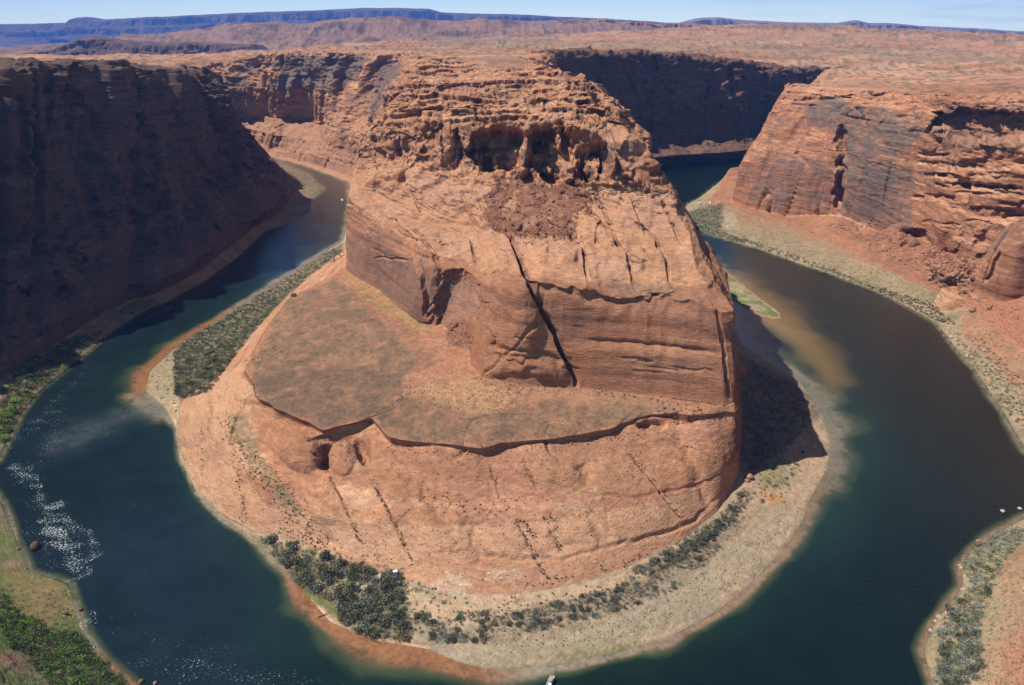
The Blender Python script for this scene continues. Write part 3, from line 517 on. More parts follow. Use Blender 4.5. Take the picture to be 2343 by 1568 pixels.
P_([(1690, 800), (1760, 850), (1850, 900), (1880, 940), (1810, 1020), (1720, 1090), (1690, 1080)], np.array([.12, .10, .07]), .75, 14, .4, 24, 48, bk)  # ground painted darker inside the butte's cast shadow to deepen it
# rubble that fell from the upper cliff over the shelf
rub = ((T > 7.2) & (T < 9.3)).astype(float)
rp = [(1190, 395), (1215, 392), (1260, 432), (1300, 415), (1330, 410), (1345, 470), (1310, 500), (1330, 545), (1290, 550), (1190, 530), (1165, 545), (1110, 510), (1105, 450), (1150, 420)]
jg = 9*RNG.standard_normal(px.shape)*sstep(-.2, .5, fbm(px/30, py/30, 3, 3, 9))
ins = (inpoly(px+22*fbm(px/26, py/26, 0, 4, 5)+jg, py+22*fbm(px/26, py/26, 9, 4, 6)+jg, rp) & (rub > 0)).astype(float)
hole = inpoly(px+18*fbm(px/22, py/22, 0, 4, 7)+jg, py+18*fbm(px/22, py/22, 9, 4, 8)-jg, [(1145, 460), (1180, 445), (1190, 470), (1165, 500), (1145, 490)])
ins[hole] *= .25; ins *= .75+.25*sstep(-.4, .3, fbm(px/12, py/12, 5, 3, 10))
PEN.disp(ins*(1.2+.9*np.abs(vn(x/2.2, y/2.2, z/2.2, 77))+1.6*np.maximum(0, vn(x/5, y/5, z/5, 78)-.3)*2)*1.0)
PEN.C = mixc(PEN.C, TAL, ins*.93)
P_([(1020, 740), (1060, 725), (1085, 760), (1075, 800), (1030, 790)], TAL*1.1, .9, 8, .2, 14, 45)
# upper rock
up = ((T > 7.0) & (T < 9.0) & (S > 6)).astype(float)
PEN.C = mixc(PEN.C, PALE*1.05, up*.55*(1-ins)*flat)
PEN.C = mixc(PEN.C, np.array([.47, .28, .20]), up*.5*(1-ins)*sstep(0, .4, fbm(x/40, y/40, z/10, 3, 55)))
P_([(1230, 690), (1300, 680), (1370, 715), (1340, 765), (1270, 775)], VARN*1.6, .6, 14, .6, 20, 81); P_([(1380, 655), (1480, 650), (1590, 665), (1600, 720), (1520, 735), (1440, 700)], VARN*1.7, .6, 18, .6, 22, 82); P_([(1180, 720), (1250, 740), (1270, 850), (1180, 790)], VARN*2, .4, 18, .7, 22, 83); P_([(1420, 800), (1640, 820), (1650, 900), (1420, 880)], VARN*2.4, .3, 22, .8, 26, 84)  # varnish streaks; the second patch also paints the shadow below the ledge
lc = ((T > 5.0) & (T < 6.6) & (S > 5.9)).astype(float)
PEN.C = mixc(PEN.C, np.array([.31, .145, .085]), lc*.6)
P_([(800, 540), (870, 520), (960, 590), (1040, 640), (1040, 745), (950, 735), (800, 620)], VARN*1.7, .65, 16, .6, 24, 46, lc*PEN.steep)
P_([(1030, 640), (1090, 640), (1100, 700), (1050, 740), (1030, 700)], np.array([.38, .28, .24]), .3, 12, .4, 20, 47)
# far wall: varnished upper face
fw = ((S < 4.6) & (T > 6.0) & (T < 10.6)).astype(float)
PEN.C = mixc(PEN.C, np.array([.145, .115, .11]), fw*.85*sstep(-.45, .1, fbm(x/120, y/120, z/60, 3, 57)))
fw = ((S < 4.9) & (T < 5.5)).astype(float); PEN.C = mixc(PEN.C, np.array([.42, .24, .16]), fw*.5)
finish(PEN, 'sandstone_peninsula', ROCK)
tick('pen')
# ------------------------------------------------------------------ left canyon wall (outside of the bend)
LW = {}
q0 = [(0, U(552, 345, -.5)), (.3, U(640, 372, -.5)), (.6, U(700, 400, -.5)), (1, U(738, 434, -.5)), (1.3, U(712, 455, -.5)), (1.6, U(718, 488, -.5)), (1.8, U(655, 515, -.5)), (2, U(605, 530, -.5)), (2.5, U(545, 590, -.5)),
      (3, U(460, 650, -.5)), (3.5, U(370, 698, -.5)), (4, U(330, 715, -.5)), (4.5, U(250, 768, -.5)), (5, U(165, 840, -.5)), (5.5, U(95, 895, -.5)), (6, U(50, 950, -.5)), (6.5, U(5, 1045, -.5)), (7, U(-30, 1095, -.5)),
      (7.5, U(8, 1150, -.5)), (8, U(38, 1225, -.5)), (8.5, U(70, 1308, -.5)), (9, U(165, 1335, -.5)), (9.5, U(190, 1440, -.5)), (10, U(235, 1505, -.5)), (10.5, U(305, 1570, -.5)), (11, U(380, 1660, -.5)), (12, U(560, 1900, -.5))]
q1 = [(0, U(545, 335, 6)), (.6, U(640, 385, 8)), (1, U(690, 412, 8)), (1.3, U(680, 440, 6)), (1.6, U(650, 480, 5)), (2, U(590, 515, 8)), (2.5, U(535, 565, 8)), (3, U(445, 630, 8)), (3.5, U(350, 680, 6)), (4, U(300, 690, 6)), (4.5, U(210, 740, 6)),
      (5, U(120, 800, 6)), (5.5, U(50, 850, 6)), (6, U(-20, 900, 6)), (6.5, U(-80, 990, 6)), (7, U(-120, 1050, 6)), (7.5, U(-110, 1130, 6)), (8, U(-60, 1200, 5)), (8.5, U(-30, 1300, 5)), (9, U(40, 1380, 6)), (9.5, U(60, 1460, 8)), (10, U(100, 1540, 10)),
      (10.5, U(150, 1640, 12)), (11, U(200, 1750, 14)), (12, U(400, 2050, 16))]
q2 = [(0, U(530, 300, 45)), (.6, U(585, 335, 40)), (1, U(632, 395, 30)), (1.3, U(640, 430, 25)), (1.6, U(640, 470, 22)), (2, U(580, 500, 28)), (2.5, U(522, 520, 35)), (3, U(430, 600, 30)), (3.5, U(335, 650, 24)), (4, U(280, 655, 24)), (4.5, U(190, 695, 26)),
      (5, U(95, 745, 28)), (5.5, U(20, 790, 28)), (6, U(-60, 830, 28)), (6.5, U(-140, 900, 26)), (7, U(-220, 960, 26)), (7.5, U(-260, 1040, 24)), (8, U(-240, 1130, 22)), (8.5, U(-200, 1240, 20)), (9, U(-140, 1330, 20)), (9.5, U(-80, 1440, 22)), (10, U(-40, 1560, 24)),
      (10.5, U(-20, 1700, 26)), (11, U(20, 1850, 30)), (12, U(200, 2200, 32))]
q3 = [(0, D(512, 290, 1640)), (.6, D(552, 320, 1560)), (1, D(575, 350, 1500)), (1.3, D(585, 385, 1420)), (1.6, D(570, 400, 1330)), (2, D(535, 380, 1270)), (2.5, D(495, 400, 1220)), (3, D(420, 440, 1100)), (3.5, D(330, 480, 1015)), (4, D(275, 480, 985)), (4.5, D(185, 500, 925)),
      (5, D(95, 510, 900)), (5.5, D(25, 535, 858)), (6, D(-50, 565, 805)), (6.5, D(-130, 590, 735)), (7, (-560, 610, 90)), (7.5, (-490, 510, 80)), (8, (-490, 460, 70)), (8.5, (-480, 410, 60)), (9, (-460, 350, 55)), (10, (-430, 250, 55)), (11, (-380, 160, 60)), (12, (-250, 80, 70))]
q4 = [(0, D(490, 245, 1660)), (.6, D(520, 280, 1580)), (1, D(530, 300, 1530)), (1.3, D(528, 310, 1450)), (1.6, D(520, 300, 1380)), (2, D(505, 280, 1310)), (2.5, D(475, 290, 1250)), (3, D(410, 300, 1135)), (3.5, D(325, 310, 1045)), (4, D(272, 310, 1010)), (4.5, D(180, 310, 950)),
      (5, D(90, 320, 930)), (5.5, D(20, 330, 892)), (6, D(-60, 340, 842)), (6.5, D(-150, 350, 785)), (7, (-620, 675, 180)), (8, (-580, 470, 170)), (9, (-570, 350, 160)), (10, (-530, 240, 160)), (11, (-460, 130, 160)), (12, (-300, 20, 160))]
q5 = [(0, D(462, 178, 1680)), (.6, D(480, 205, 1600)), (1, D(488, 212, 1560)), (1.3, D(490, 215, 1480)), (1.6, D(488, 210, 1410)), (2, D(478, 200, 1330)), (2.5, D(450, 205, 1270)), (3, D(395, 200, 1155)), (3.5, D(318, 195, 1062)), (4, D(262, 170, 1032)), (4.5, D(172, 165, 982)),
      (5, D(85, 165, 942)), (5.5, D(12, 165, 906)), (6, D(-70, 165, 856)), (6.5, D(-160, 165, 800)), (7, (-638, 690, 255)), (8, (-620, 475, 255)), (9, (-615, 345, 255)), (10, (-580, 225, 255)), (11, (-500, 105, 255)), (12, (-330, -20, 255))]
q6 = [(0, D(450, 164, 1700)), (.6, D(462, 168, 1620)), (1, D(468, 170, 1590)), (1.3, D(470, 170, 1510)), (1.6, D(468, 172, 1430)), (2, D(455, 167, 1350)), (2.5, D(435, 165, 1290)), (3, D(385, 162, 1170)), (3.5, D(312, 158, 1075)), (4, D(258, 146, 1040)), (4.5, D(168, 144, 990)),
      (5, D(80, 144, 962)), (5.5, D(8, 143, 940)), (6, D(-75, 142, 895)), (6.5, D(-165, 140, 810)), (7, (-650, 700, 270)), (8, (-640, 478, 272)), (9, (-635, 342, 274)), (10, (-600, 215, 276)), (11, (-515, 95, 278)), (12, (-340, -40, 280))]
def out(row, dx, dy, dz):
    return [(s, (p[0]+dx, p[1]+dy, p[2]+dz)) for s, p in row]
q7 = out(q6, -30, 22, 1.0); q8 = out(q6, -75, 55, -7)
WTL = [[0, 0, 0], [.1, 0, .3], [.6, .1, .5], [1.1, .2, .1], [1.5, .2, 0], [1.5, .5, 0], [.6, 1.2, 0], [.1, 1.2, 0], [.0, .8, 0]]
LWP = Patch([q0, q1, q2, q3, q4, q5, q6, q7, q8], 0, 12, .8, .06, WTL)
lwc, lwl, lwt = LWP.W
fl = sstep(7.6, 8.4, LWP.S)*(LWP.T < 2.5); lwc = lwc*(1-fl*.85)
rockify(LWP, lwc, lwl, lwt, 105, big=9., led=1.6, crk=4, blk=np.interp(LWP.T, [1.5, 2.5, 4, 7, 8], [0, 1.2, 1.8, 1.4, .3]))
wl_f = np.interp(LWP.T, [1.2, 2.5, 4, 6, 7], [0, .7, 1.2, 1, 0]); LWP.disp(wl_f*(20*ridge(LWP.S*1.7, LWP.T*.25, 0*LWP.T, 4, 188)+9*np.tanh(5*vn(LWP.S*5, LWP.T*.4, 0, 189))), dirn=np.array([.92, -.38, 0]))
for ln, dp, wd in [([(120, 160), (110, 250), (118, 300)], 10, 12), ([(560, 380), (600, 430)], 5, 10), ([(300, 215), (350, 300), (380, 420), (400, 500)], -9, 12), ([(230, 330), (330, 520), (380, 600)], -8, 14), ([(210, 200), (190, 400), (250, 600)], 9, 14), ([(50, 200), (60, 420)], 10, 12), ([(430, 330), (500, 470)], 8, 10), ([(60, 500), (150, 640), (220, 700)], -8, 14)]:
    carve(LWP, ln, dp, wd, dirn=[.75, -.6, 0], prof='g')
rockcolour(LWP, 105, .55, .8); LWP.C = mixc(LWP.C*[.50, .55, .68], np.array([.068, .060, .062]), np.full(LWP.C.shape[:2], .45)*(1-.6*(LWP.S < 1.8))*sstep(8, 7, LWP.S))  # dark varnish, cut further to deepen the wall's shade, less on the spur
LWP.px, LWP.py = proj(LWP.G); x, y, z = [LWP.G[..., k] for k in range(3)]
lb = (LWP.T < 1.1).astype(float)
bc = mixc(np.array([.27, .20, .13])*np.ones(LWP.G.shape), OLIVE, sstep(-.3, .4, fbm(x/14., y/14., 0, 4, 171)))
bc = mixc(bc, DIRT*.9, .6*sstep(.1, .5, fbm(x/9., y/9., 0, 3, 172))); bc = mixc(bc, GRAV*.5, sstep(1, -.4, z)*.6)
LWP.C = LWP.C*(1-lb[..., None])+bc*lb[..., None]
lo = sstep(7.4, 8.2, LWP.S)*(LWP.T < 3)
LWP.C = mixc(LWP.C, np.array([.12, .165, .05]), lo*.9*sstep(-.5, .3, fbm(x/12., y/12., 0, 4, 174)))
paint(LWP, [(0, 1300), (170, 1330), (180, 1400), (100, 1450), (30, 1420)], np.array([.24, .17, .08]), .7, 14, .5, 20, 5)
paint(LWP, [(60, 1500), (230, 1500), (280, 1568), (60, 1568)], np.array([.14, .17, .07]), .7, 14, .5, 20, 6)
paint(LWP, [(600, 525), (650, 475), (725, 470), (722, 500), (640, 530)], SAND*.75, .8, 8, .4, 14, 7)
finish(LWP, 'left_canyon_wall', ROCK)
# ------------------------------------------------------------------ right canyon wall
r0 = [(0, U(1700, 395, -.5)), (.2, U(1640, 420, -.5)), (.35, U(1605, 450, -.5)), (.5, U(1562, 472, -.5)), (1, U(1578, 502, -.5)), (1.5, U(1605, 538, -.5)), (2, U(1680, 556, -.5)), (2.5, U(1750, 577, -.5)), (3, U(1830, 606, -.5)), (3.5, U(1900, 630, -.5)), (4, U(1980, 660, -.5)),
      (4.5, U(2050, 690, -.5)), (5, U(2140, 742, -.5)), (5.5, U(2180, 795, -.5)), (6, U(2228, 850, -.5)), (6.5, U(2275, 920, -.5)), (7, U(2345, 1040, -.5)), (7.5, U(2430, 1090, -.5)), (8, U(2440, 1150, -.5)), (8.5, U(2330, 1188, -.5)),
      (9, U(2222, 1255, -.5)), (9.3, U(2192, 1300, -.5)), (9.6, U(2200, 1340, -.5)), (10, U(2128, 1430, -.5)), (10.5, U(2108, 1490, -.5)), (11, U(2130, 1570, -.5)), (11.5, U(2150, 1680, -.5)), (12.5, U(2150, 1950, -.5))]
r1 = [(0, U(1712, 388, 6)), (.2, U(1655, 402, 8)), (.35, U(1625, 445, 4)), (.5, U(1580, 466, 3)), (1, U(1610, 490, 4)), (1.5, U(1650, 520, 4)), (2, U(1710, 540, 5)), (3, U(1850, 590, 6)), (3.5, U(1925, 610, 6)), (4, U(2010, 640, 7)), (4.5, U(2080, 665, 7)), (5, U(2180, 710, 7)), (5.5, U(2230, 765, 7)),
      (6, U(2290, 820, 7)), (6.5, U(2350, 890, 7)), (7, U(2450, 990, 7)), (7.5, U(2540, 1060, 7)), (8, U(2500, 1150, 6)), (8.5, U(2390, 1215, 6)), (9, U(2290, 1280, 6)), (9.5, U(2270, 1350, 6)), (10, U(2220, 1430, 6)), (10.5, U(2200, 1500, 7)), (11, U(2220, 1580, 8)),
      (11.5, U(2250, 1690, 10)), (12.5, U(2260, 1980, 14))]
r2 = [(0, U(1715, 380, 20)), (.2, U(1660, 385, 24)), (.35, U(1660, 436, 10)), (.5, U(1650, 458, 10)), (1, U(1676, 474, 10)), (1.5, U(1700, 486, 12)), (2, U(1760, 505, 15)), (2.5, U(1830, 515, 17)), (3, U(1900, 540, 20)), (3.5, U(1970, 570, 22)), (4, U(2040, 600, 24)), (4.5, U(2120, 640, 24)), (5, U(2230, 690, 22)), (5.5, U(2320, 730, 24)),
      (6, U(2400, 780, 24)), (6.5, U(2500, 840, 26)), (7, U(2600, 920, 28)), (7.5, U(2700, 1000, 30)), (8, U(2680, 1100, 28)), (8.5, U(2580, 1190, 26)), (9, U(2500, 1270, 24)), (10, U(2460, 1450, 24)), (11, U(2460, 1620, 26)), (12.5, U(2500, 2050, 32))]
r3 = [(0, D(1720, 375, 1650)), (.5, D(1675, 455, 1400)), (1, D(1682, 462, 1362)), (1.5, D(1712, 474, 1325)), (2, D(1790, 495, 1270)), (2.5, D(1880, 490, 1225)), (3, D(1935, 495, 1170)), (3.5, D(2010, 530, 1080)), (4, D(2080, 540, 1010)), (4.5, D(2150, 570, 930)), (5, D(2230, 600, 850)), (5.5, D(2330, 640, 790)),
      (6, D(2440, 680, 735)), (6.5, D(2560, 720, 680)), (7, D(2700, 760, 620)), (7.5, D(2820, 820, 560)), (8, D(2900, 900, 490)), (9, D(2850, 1020, 400)), (10, D(2850, 1150, 330)), (11, D(2850, 1300, 270)), (12.5, D(2900, 1700, 180))]
r4 = [(0, D(1740, 350, 1655)), (.5, D(1695, 375, 1405)), (1, D(1700, 372, 1370)), (1.5, D(1735, 372, 1335)), (2, D(1800, 385, 1285)), (2.5, D(1890, 400, 1240)), (3, D(1930, 400, 1185)), (3.5, D(2010, 420, 1095)), (4, D(2080, 440, 1030)), (4.5, D(2150, 460, 955)), (5, D(2240, 480, 885)), (5.5, D(2340, 500, 825)),
      (6, D(2460, 520, 770)), (6.5, D(2600, 550, 715)), (7, D(2740, 570, 655)), (7.5, D(2900, 600, 600)), (8, D(3000, 640, 530)), (9, D(2980, 700, 440)), (10, D(2980, 760, 370)), (11, D(3000, 850, 300)), (12.5, D(3050, 1200, 200))]
r5 = [(0, D(1760, 300, 1660)), (.5, D(1738, 312, 1415)), (1, D(1745, 308, 1378)), (1.5, D(1770, 300, 1345)), (2, D(1830, 290, 1300)), (2.5, D(1885, 305, 1255)), (2.9, D(1925, 312, 1215)), (3, D(1940, 320, 1210)), (3.5, D(2010, 320, 1120)), (4, D(2080, 330, 1050)), (4.5, D(2150, 345, 970)), (5, D(2240, 350, 905)), (5.5, D(2340, 350, 845)),
      (6, D(2460, 360, 790)), (6.5, D(2610, 370, 735)), (7, D(2760, 380, 675)), (8, D(3050, 400, 550)), (9, D(3050, 420, 460)), (10, D(3050, 450, 390)), (11, D(3100, 500, 320)), (12.5, D(3150, 700, 215))]
r6 = [(0, D(1780, 245, 1665)), (.5, D(1768, 258, 1425)), (1, D(1775, 250, 1388)), (1.5, D(1795, 240, 1360)), (2, D(1840, 235, 1325)), (2.5, D(1890, 240, 1280)), (3, D(1945, 240, 1225)), (3.5, D(2015, 250, 1140)), (4, D(2085, 260, 1070)), (4.5, D(2150, 265, 990)), (5, D(2240, 262, 925)), (5.5, D(2340, 262, 865)),
      (6, D(2465, 265, 810)), (6.5, D(2620, 268, 755)), (7, D(2770, 270, 695)), (8, D(3070, 280, 565)), (9, D(3080, 290, 475)), (10, D(3080, 300, 405)), (11, D(3130, 310, 335)), (12.5, D(3180, 330, 225))]
r7 = [(0, D(1798, 205, 1675)), (.5, D(1795, 212, 1440)), (1, D(1800, 205, 1405)), (1.5, D(1815, 205, 1385)), (2, D(1850, 210, 1350)), (2.5, D(1895, 214, 1305)), (3, D(1950, 216, 1250)), (3.5, D(2018, 222, 1165)), (4, D(2088, 228, 1095)), (4.5, D(2152, 232, 1015)), (5, D(2240, 232, 950)), (5.5, D(2340, 230, 890)),
      (6, D(2468, 230, 835)), (6.5, D(2625, 230, 780)), (7, D(2780, 230, 715)), (8, D(3080, 230, 585)), (9, D(3100, 230, 495)), (10, D(3100, 230, 420)), (11, D(3150, 230, 350)), (12.5, D(3200, 230, 240))]
def shift_by(row, f): return [(s, f(s, p)) for s, p in row]
r8 = [(s, (p[0]+25, p[1]+35+25*max(0, 2-s), p[2]+3)) for s, p in r7]
r9 = [(s, (p[0]+55, p[1]+95+30*max(0, 2-s), p[2]+3)) for s, p in r7]
r10 = [(s, (p[0]+90, p[1]+170+30*max(0, 2-s), p[2]-6)) for s, p in r7]
WTR = [[0, 0, 0], [.05, 0, .1], [.25, .1, .7], [.7, .2, .4], [.9, .2, 0], [.9, .2, 0], [.9, .5, 0], [.45, 1.1, 0], [.15, 1.2, 0], [.0, 1.1, 0], [0, .8, 0]]
RWP = Patch([r0, r1, r2, r3, r4, r5, r6, r7, r8, r9, r10], 0, 12.5, .85, .05, WTR)
rwc, rwl, rwt = RWP.W
rockify(RWP, rwc, rwl, rwt, 205, big=8., led=.6, crk=4, blk=np.interp(RWP.T, [2.5, 3.5, 5, 7, 9], [0, .2, .25, .8, .3])*(1+1.8*sstep(4.2, 5, RWP.S)))
YM2 = [-.5, -.85, 0]
carve(RWP, [(1922, 300), (1926, 360), (1918, 430), (1920, 480)], 22, 13, dirn=YM2, prof='v', lo=.5)
blob(RWP, 1870, 400, 48, 100, 9, 0, 2, dirn=YM2)
carve(RWP, [(1800, 300), (1860, 292), (1920, 305)], -7, 18, dirn=[0, 0, -1], prof='g')
blob(RWP, 2245, 290, 130, 46, -30, .02, 4.0, dirn=YM2)
carve(RWP, [(2120, 232), (2240, 232), (2400, 232)], -8, 14, dirn=YM2, prof='g')
blob(RWP, 2130, 300, 32, 50, 12, .35, 2, dirn=YM2)
for ln, dp, wd in [([(2170, 380), (2260, 372), (2400, 380)], 7, 12), ([(2180, 420), (2290, 436), (2400, 440)], 6, 9), ([(2100, 300), (2150, 330), (2170, 400)], 9, 9), ([(1960, 240), (1985, 300), (1975, 330)], 4, 6), ([(1850, 228), (1960, 226)], 6, 7),
                   ([(2180, 480), (2250, 500), (2400, 490)], 10, 16), ([(1820, 350), (1850, 380)], 4, 8), ([(2030, 240), (2010, 300)], 4, 6)]:
    carve(RWP, ln, dp, wd, dirn=YM2, prof='g' if wd > 8 else 'v')
blob(RWP, 2095, 550, 42, 30, -18, 0, 2.6, dirn=YM2); blob(RWP, 2165, 520, 30, 60, 12, -.3, 2, dirn=YM2); blob(RWP, 2280, 560, 60, 50, -14, 0, 2, dirn=YM2)
blob(RWP, 2040, 545, 60, 26, 8, -.4, 2); blob(RWP, 2180, 625, 60, 30, 14, 0, 2.6); blob(RWP, 1915, 530, 60, 30, 5, .3, 2)
for k in range(60):
    cy = g_.uniform(192, 240); cx = g_.uniform(1800, 2360); ln = g_.uniform(15, 60); line = [(cx+ln*(i/5-.5)*2, cy+.03*ln*(i/5-.5)*2+g_.normal(0, 1.2)) for i in range(6)]
    carve(RWP, line, g_.uniform(2.5, 5), 3.0, dirn=[0, -.95, .3])
for k in range(30):
    cy = g_.uniform(350, 520); cx = g_.uniform(2130, 2360); ln = g_.uniform(15, 60); line = [(cx+ln*(i/5-.5)*2, cy+.08*ln*(i/5-.5)*2+g_.normal(0, 2)) for i in range(6)]
    carve(RWP, line, g_.uniform(3, 7), 5, dirn=YM2)
rockcolour(RWP, 205, .6, .55)
RWP.px, RWP.py = proj(RWP.G); x, y, z = [RWP.G[..., k] for k in range(3)]
T = RWP.T; S = RWP.S
lb = (T < 1.5+.35*fbm(x/20, y/20, 0, 3, 90)).astype(float)
bc = mixc(np.array([.33, .27, .17])*np.ones(RWP.G.shape), OLIVE, .8*sstep(-.2, .5, fbm(x/16., y/16., 0, 4, 271)))
bc = mixc(bc, np.array([.44, .30, .20]), .6*sstep(.1, .5, fbm(x/9., y/9., 0, 3, 272))); bc = mixc(bc, GRAV*.6, sstep(1, -.4, z)*.6)
RWP.C = RWP.C*(1-lb[..., None])+bc*lb[..., None]
tl = ((T >= 1.5) & (T < 2.9)).astype(float); RWP.C = mixc(RWP.C, np.array([.33, .155, .09]), tl*.7)
RWP.C = mixc(RWP.C, TAL*1.1, tl*.5*sstep(0, .4, fbm(x/25, y/25, z/25, 4, 275)))
R_ = lambda *a, **k: paint(RWP, *a, **k)
R_([(1830, 235), (1900, 225), (2070, 260), (2120, 300), (2060, 350), (2040, 420), (2060, 500), (1960, 510), (1925, 470), (1930, 320), (1900, 300), (1850, 290)], np.array([.155, .128, .118]), .85, 30, .5, 32, 61)
R_([(1840, 240), (1930, 230), (1930, 300), (1850, 290)], np.array([.12, .10, .095]), .6, 20, .7, 18, 70)
R_([(2130, 250), (2342, 240), (2342, 340), (2130, 340)], VARN*1.1, .6, 20, .6, 24, 72)  # shade of the overhang painted into the alcove
R_([(1720, 400), (1800, 350), (1900, 370), (1915, 480), (1800, 470), (1730, 450)], np.array([.17, .135, .13]), .6, 26, .7, 30, 62)
R_([(1960, 400), (2090, 380), (2100, 470), (2060, 540), (1960, 500)], np.array([.15, .125, .115]), .75, 34, .5, 35, 63)
R_([(1930, 520), (2150, 560), (2342, 560), (2300, 640), (2150, 660), (2000, 600)], TAL*1.15, .6, 24, .7, 26, 73)
R_([(1660, 470), (1720, 490), (1830, 530), (1930, 570), (2060, 630), (2150, 680), (2100, 680), (1960, 630), (1800, 580), (1680, 530), (1640, 500)], np.array([.29, .225, .14]), .75, 10, .4, 25, 64)
R_([(1575, 480), (1650, 466), (1650, 500), (1640, 530), (1760, 560), (1700, 556), (1590, 535)], np.array([.10, .11, .065]), .85, 8, .2, 25, 65)
R_([(1650, 480), (1680, 485), (1690, 530), (1655, 520)], np.array([.40, .38, .27]), .6, 10, .5, 16, 66)
R_([(2200, 650), (2342, 560), (2342, 900), (2280, 850), (2200, 760)], np.array([.36, .165, .10]), .7, 16, .3, 30, 67)
R_([(2342, 1230), (2280, 1290), (2300, 1400), (2270, 1568), (2342, 1568)], np.array([.40, .22, .14]), .7, 14, .4, 20, 68)
R_([(2240, 1480), (2342, 1440), (2342, 1568), (2240, 1568)], np.array([.38, .20, .125]), .5, 20, .5, 20, 69)
finish(RWP, 'right_canyon_wall', ROCK)
# rock fin coming in at the right edge
def rim_of(rows, k): return rows[k]
f0 = [(0, U(2120, 690, 16)), (1, U(2200, 700, 16)), (2, U(2300, 735, 18)), (3, U(2480, 760, 18)), (4, U(2700, 770, 20))]; f0 = [(a, (p[0], p[1], -6)) for a, p in f0]
f1 = [(0, U(2150, 660, 22)), (1, U(2225, 660, 34)), (2, U(2310, 690, 34)), (3, U(2490, 700, 36)), (4, U(2700, 700, 40))]
f2 = [(0, D(2200, 648, 845)), (1, D(2275, 590, 800)), (2, D(2335, 560, 770)), (3, D(2500, 540, 750)), (4, D(2700, 540, 730))]
f3 = [(0, D(2215, 640, 855)), (1, D(2300, 520, 810)), (2, D(2345, 495, 785)), (3, D(2500, 480, 770)), (4, D(2700, 480, 750))]
f4 = [(0, D(2215, 642, 870)), (1, D(2305, 515, 835)), (2, D(2345, 495, 830)), (3, D(2500, 480, 820)), (4, D(2700, 480, 800))]
f5 = [(0, U(2200, 640, 30)), (1, D(2290, 600, 870)), (2, D(2345, 600, 870)), (3, D(2500, 600, 860)), (4, D(2700, 600, 850))]
FIN = Patch([f0, f1, f2, f3, f4, f5], 0, 4, .9, .1, [[.2, 0, .2], [.6, .1, 0], [.9, .2, 0], [.5, .5, 0], [.4, .5, 0], [.5, 0, 0]])
rockify(FIN, *FIN.W, 305, big=6, led=1.2, crk=5)
carve(FIN, [(2300, 560), (2270, 620), (2250, 650)], 7, 7, dirn=[-.5, -.8, 0])
rockcolour(FIN, 305, .5, .5); finish(FIN, 'rock_fin', ROCK)
# ------------------------------------------------------------------ shaded wall behind the butte
d0 = [(0, U(1200, 420, -2)), (1, U(1440, 390, -2)), (2, U(1560, 374, -2)), (3, U(1650, 369, -2)), (3.5, U(1730, 360, -2)), (5, U(1950, 342, -2))]
d1 = [(0, U(1200, 400, 30)), (1, U(1440, 368, 30)), (2, U(1560, 355, 30)), (3, U(1650, 350, 28)), (3.5, U(1730, 342, 25)), (5, U(1950, 325, 25))]
d2 = [(0, D(1205, 350, 1650)), (1, D(1440, 325, 1835)), (2, D(1565, 318, 1915)), (3, D(1655, 322, 1935)), (3.5, D(1730, 312, 1985)), (4, D(1800, 305, 2060)), (5, D(1950, 290, 2200))]
d3 = [(0, D(1210, 290, 1660)), (1, D(1442, 290, 1850)), (2, D(1570, 292, 1935)), (3, D(1662, 298, 1955)), (3.5, D(1735, 285, 2005)), (4, D(1802, 270, 2080)), (5, D(1950, 255, 2220))]
d4 = [(0, D(1215, 200, 1675)), (1, D(1445, 195, 1870)), (2, D(1590, 200, 1965)), (3, D(1685, 212, 1985)), (3.5, D(1750, 208, 2035)), (4, D(1810, 205, 2100)), (5, D(1950, 200, 2250))]
d5 = [(0, D(1212, 128, 1685)), (.4, D(1300, 124, 1770)), (1, D(1450, 127, 1885)), (2, D(1610, 139, 1990)), (3, D(1710, 152, 2015)), (3.5, D(1770, 158, 2065)), (4, D(1825, 166, 2125)), (5, D(1960, 172, 2280))]
d6 = [(0, D(1210, 121, 1695)), (.4, D(1300, 118, 1780)), (1, D(1450, 121, 1900)), (2, D(1610, 133, 2005)), (3, D(1710, 145, 2035)), (3.5, D(1770, 150, 2085)), (4, D(1825, 157, 2140)), (5, D(1960, 163, 2300))]
d7 = out(d6, 0, 45, 2); d8 = out(d6, 0, 120, -8)
DW = Patch([d0, d1, d2, d3, d4, d5, d6, d7, d8], 0, 5, .9, .06, [[0, 0, 0], [.2, 0, .6], [.8, .1, .5], [1., .2, 0], [1.3, .2, 0], [1.3, .4, 0], [.5, 1.2, 0], [.1, 1.2, 0], [0, .8, 0]])
rockify(DW, *DW.W, 405, big=14, led=3, crk=6, blk=np.interp(DW.T, [1, 3, 6, 8], [.5, 2, 2, .4]))
rockcolour(DW, 405, .5, .8); DW.C = mixc(DW.C*.6, VARN*.7, np.full(DW.C.shape[:2], .5))  # varnish colour cut darker to deepen this wall's shade
DW.px, DW.py = proj(DW.G)
paint(DW, [(1630, 370), (1690, 400), (1700, 450), (1630, 440)], GRAV*.9, .8, 5, .2, 20, 9)
finish(DW, 'shaded_canyon_wall', ROCK)
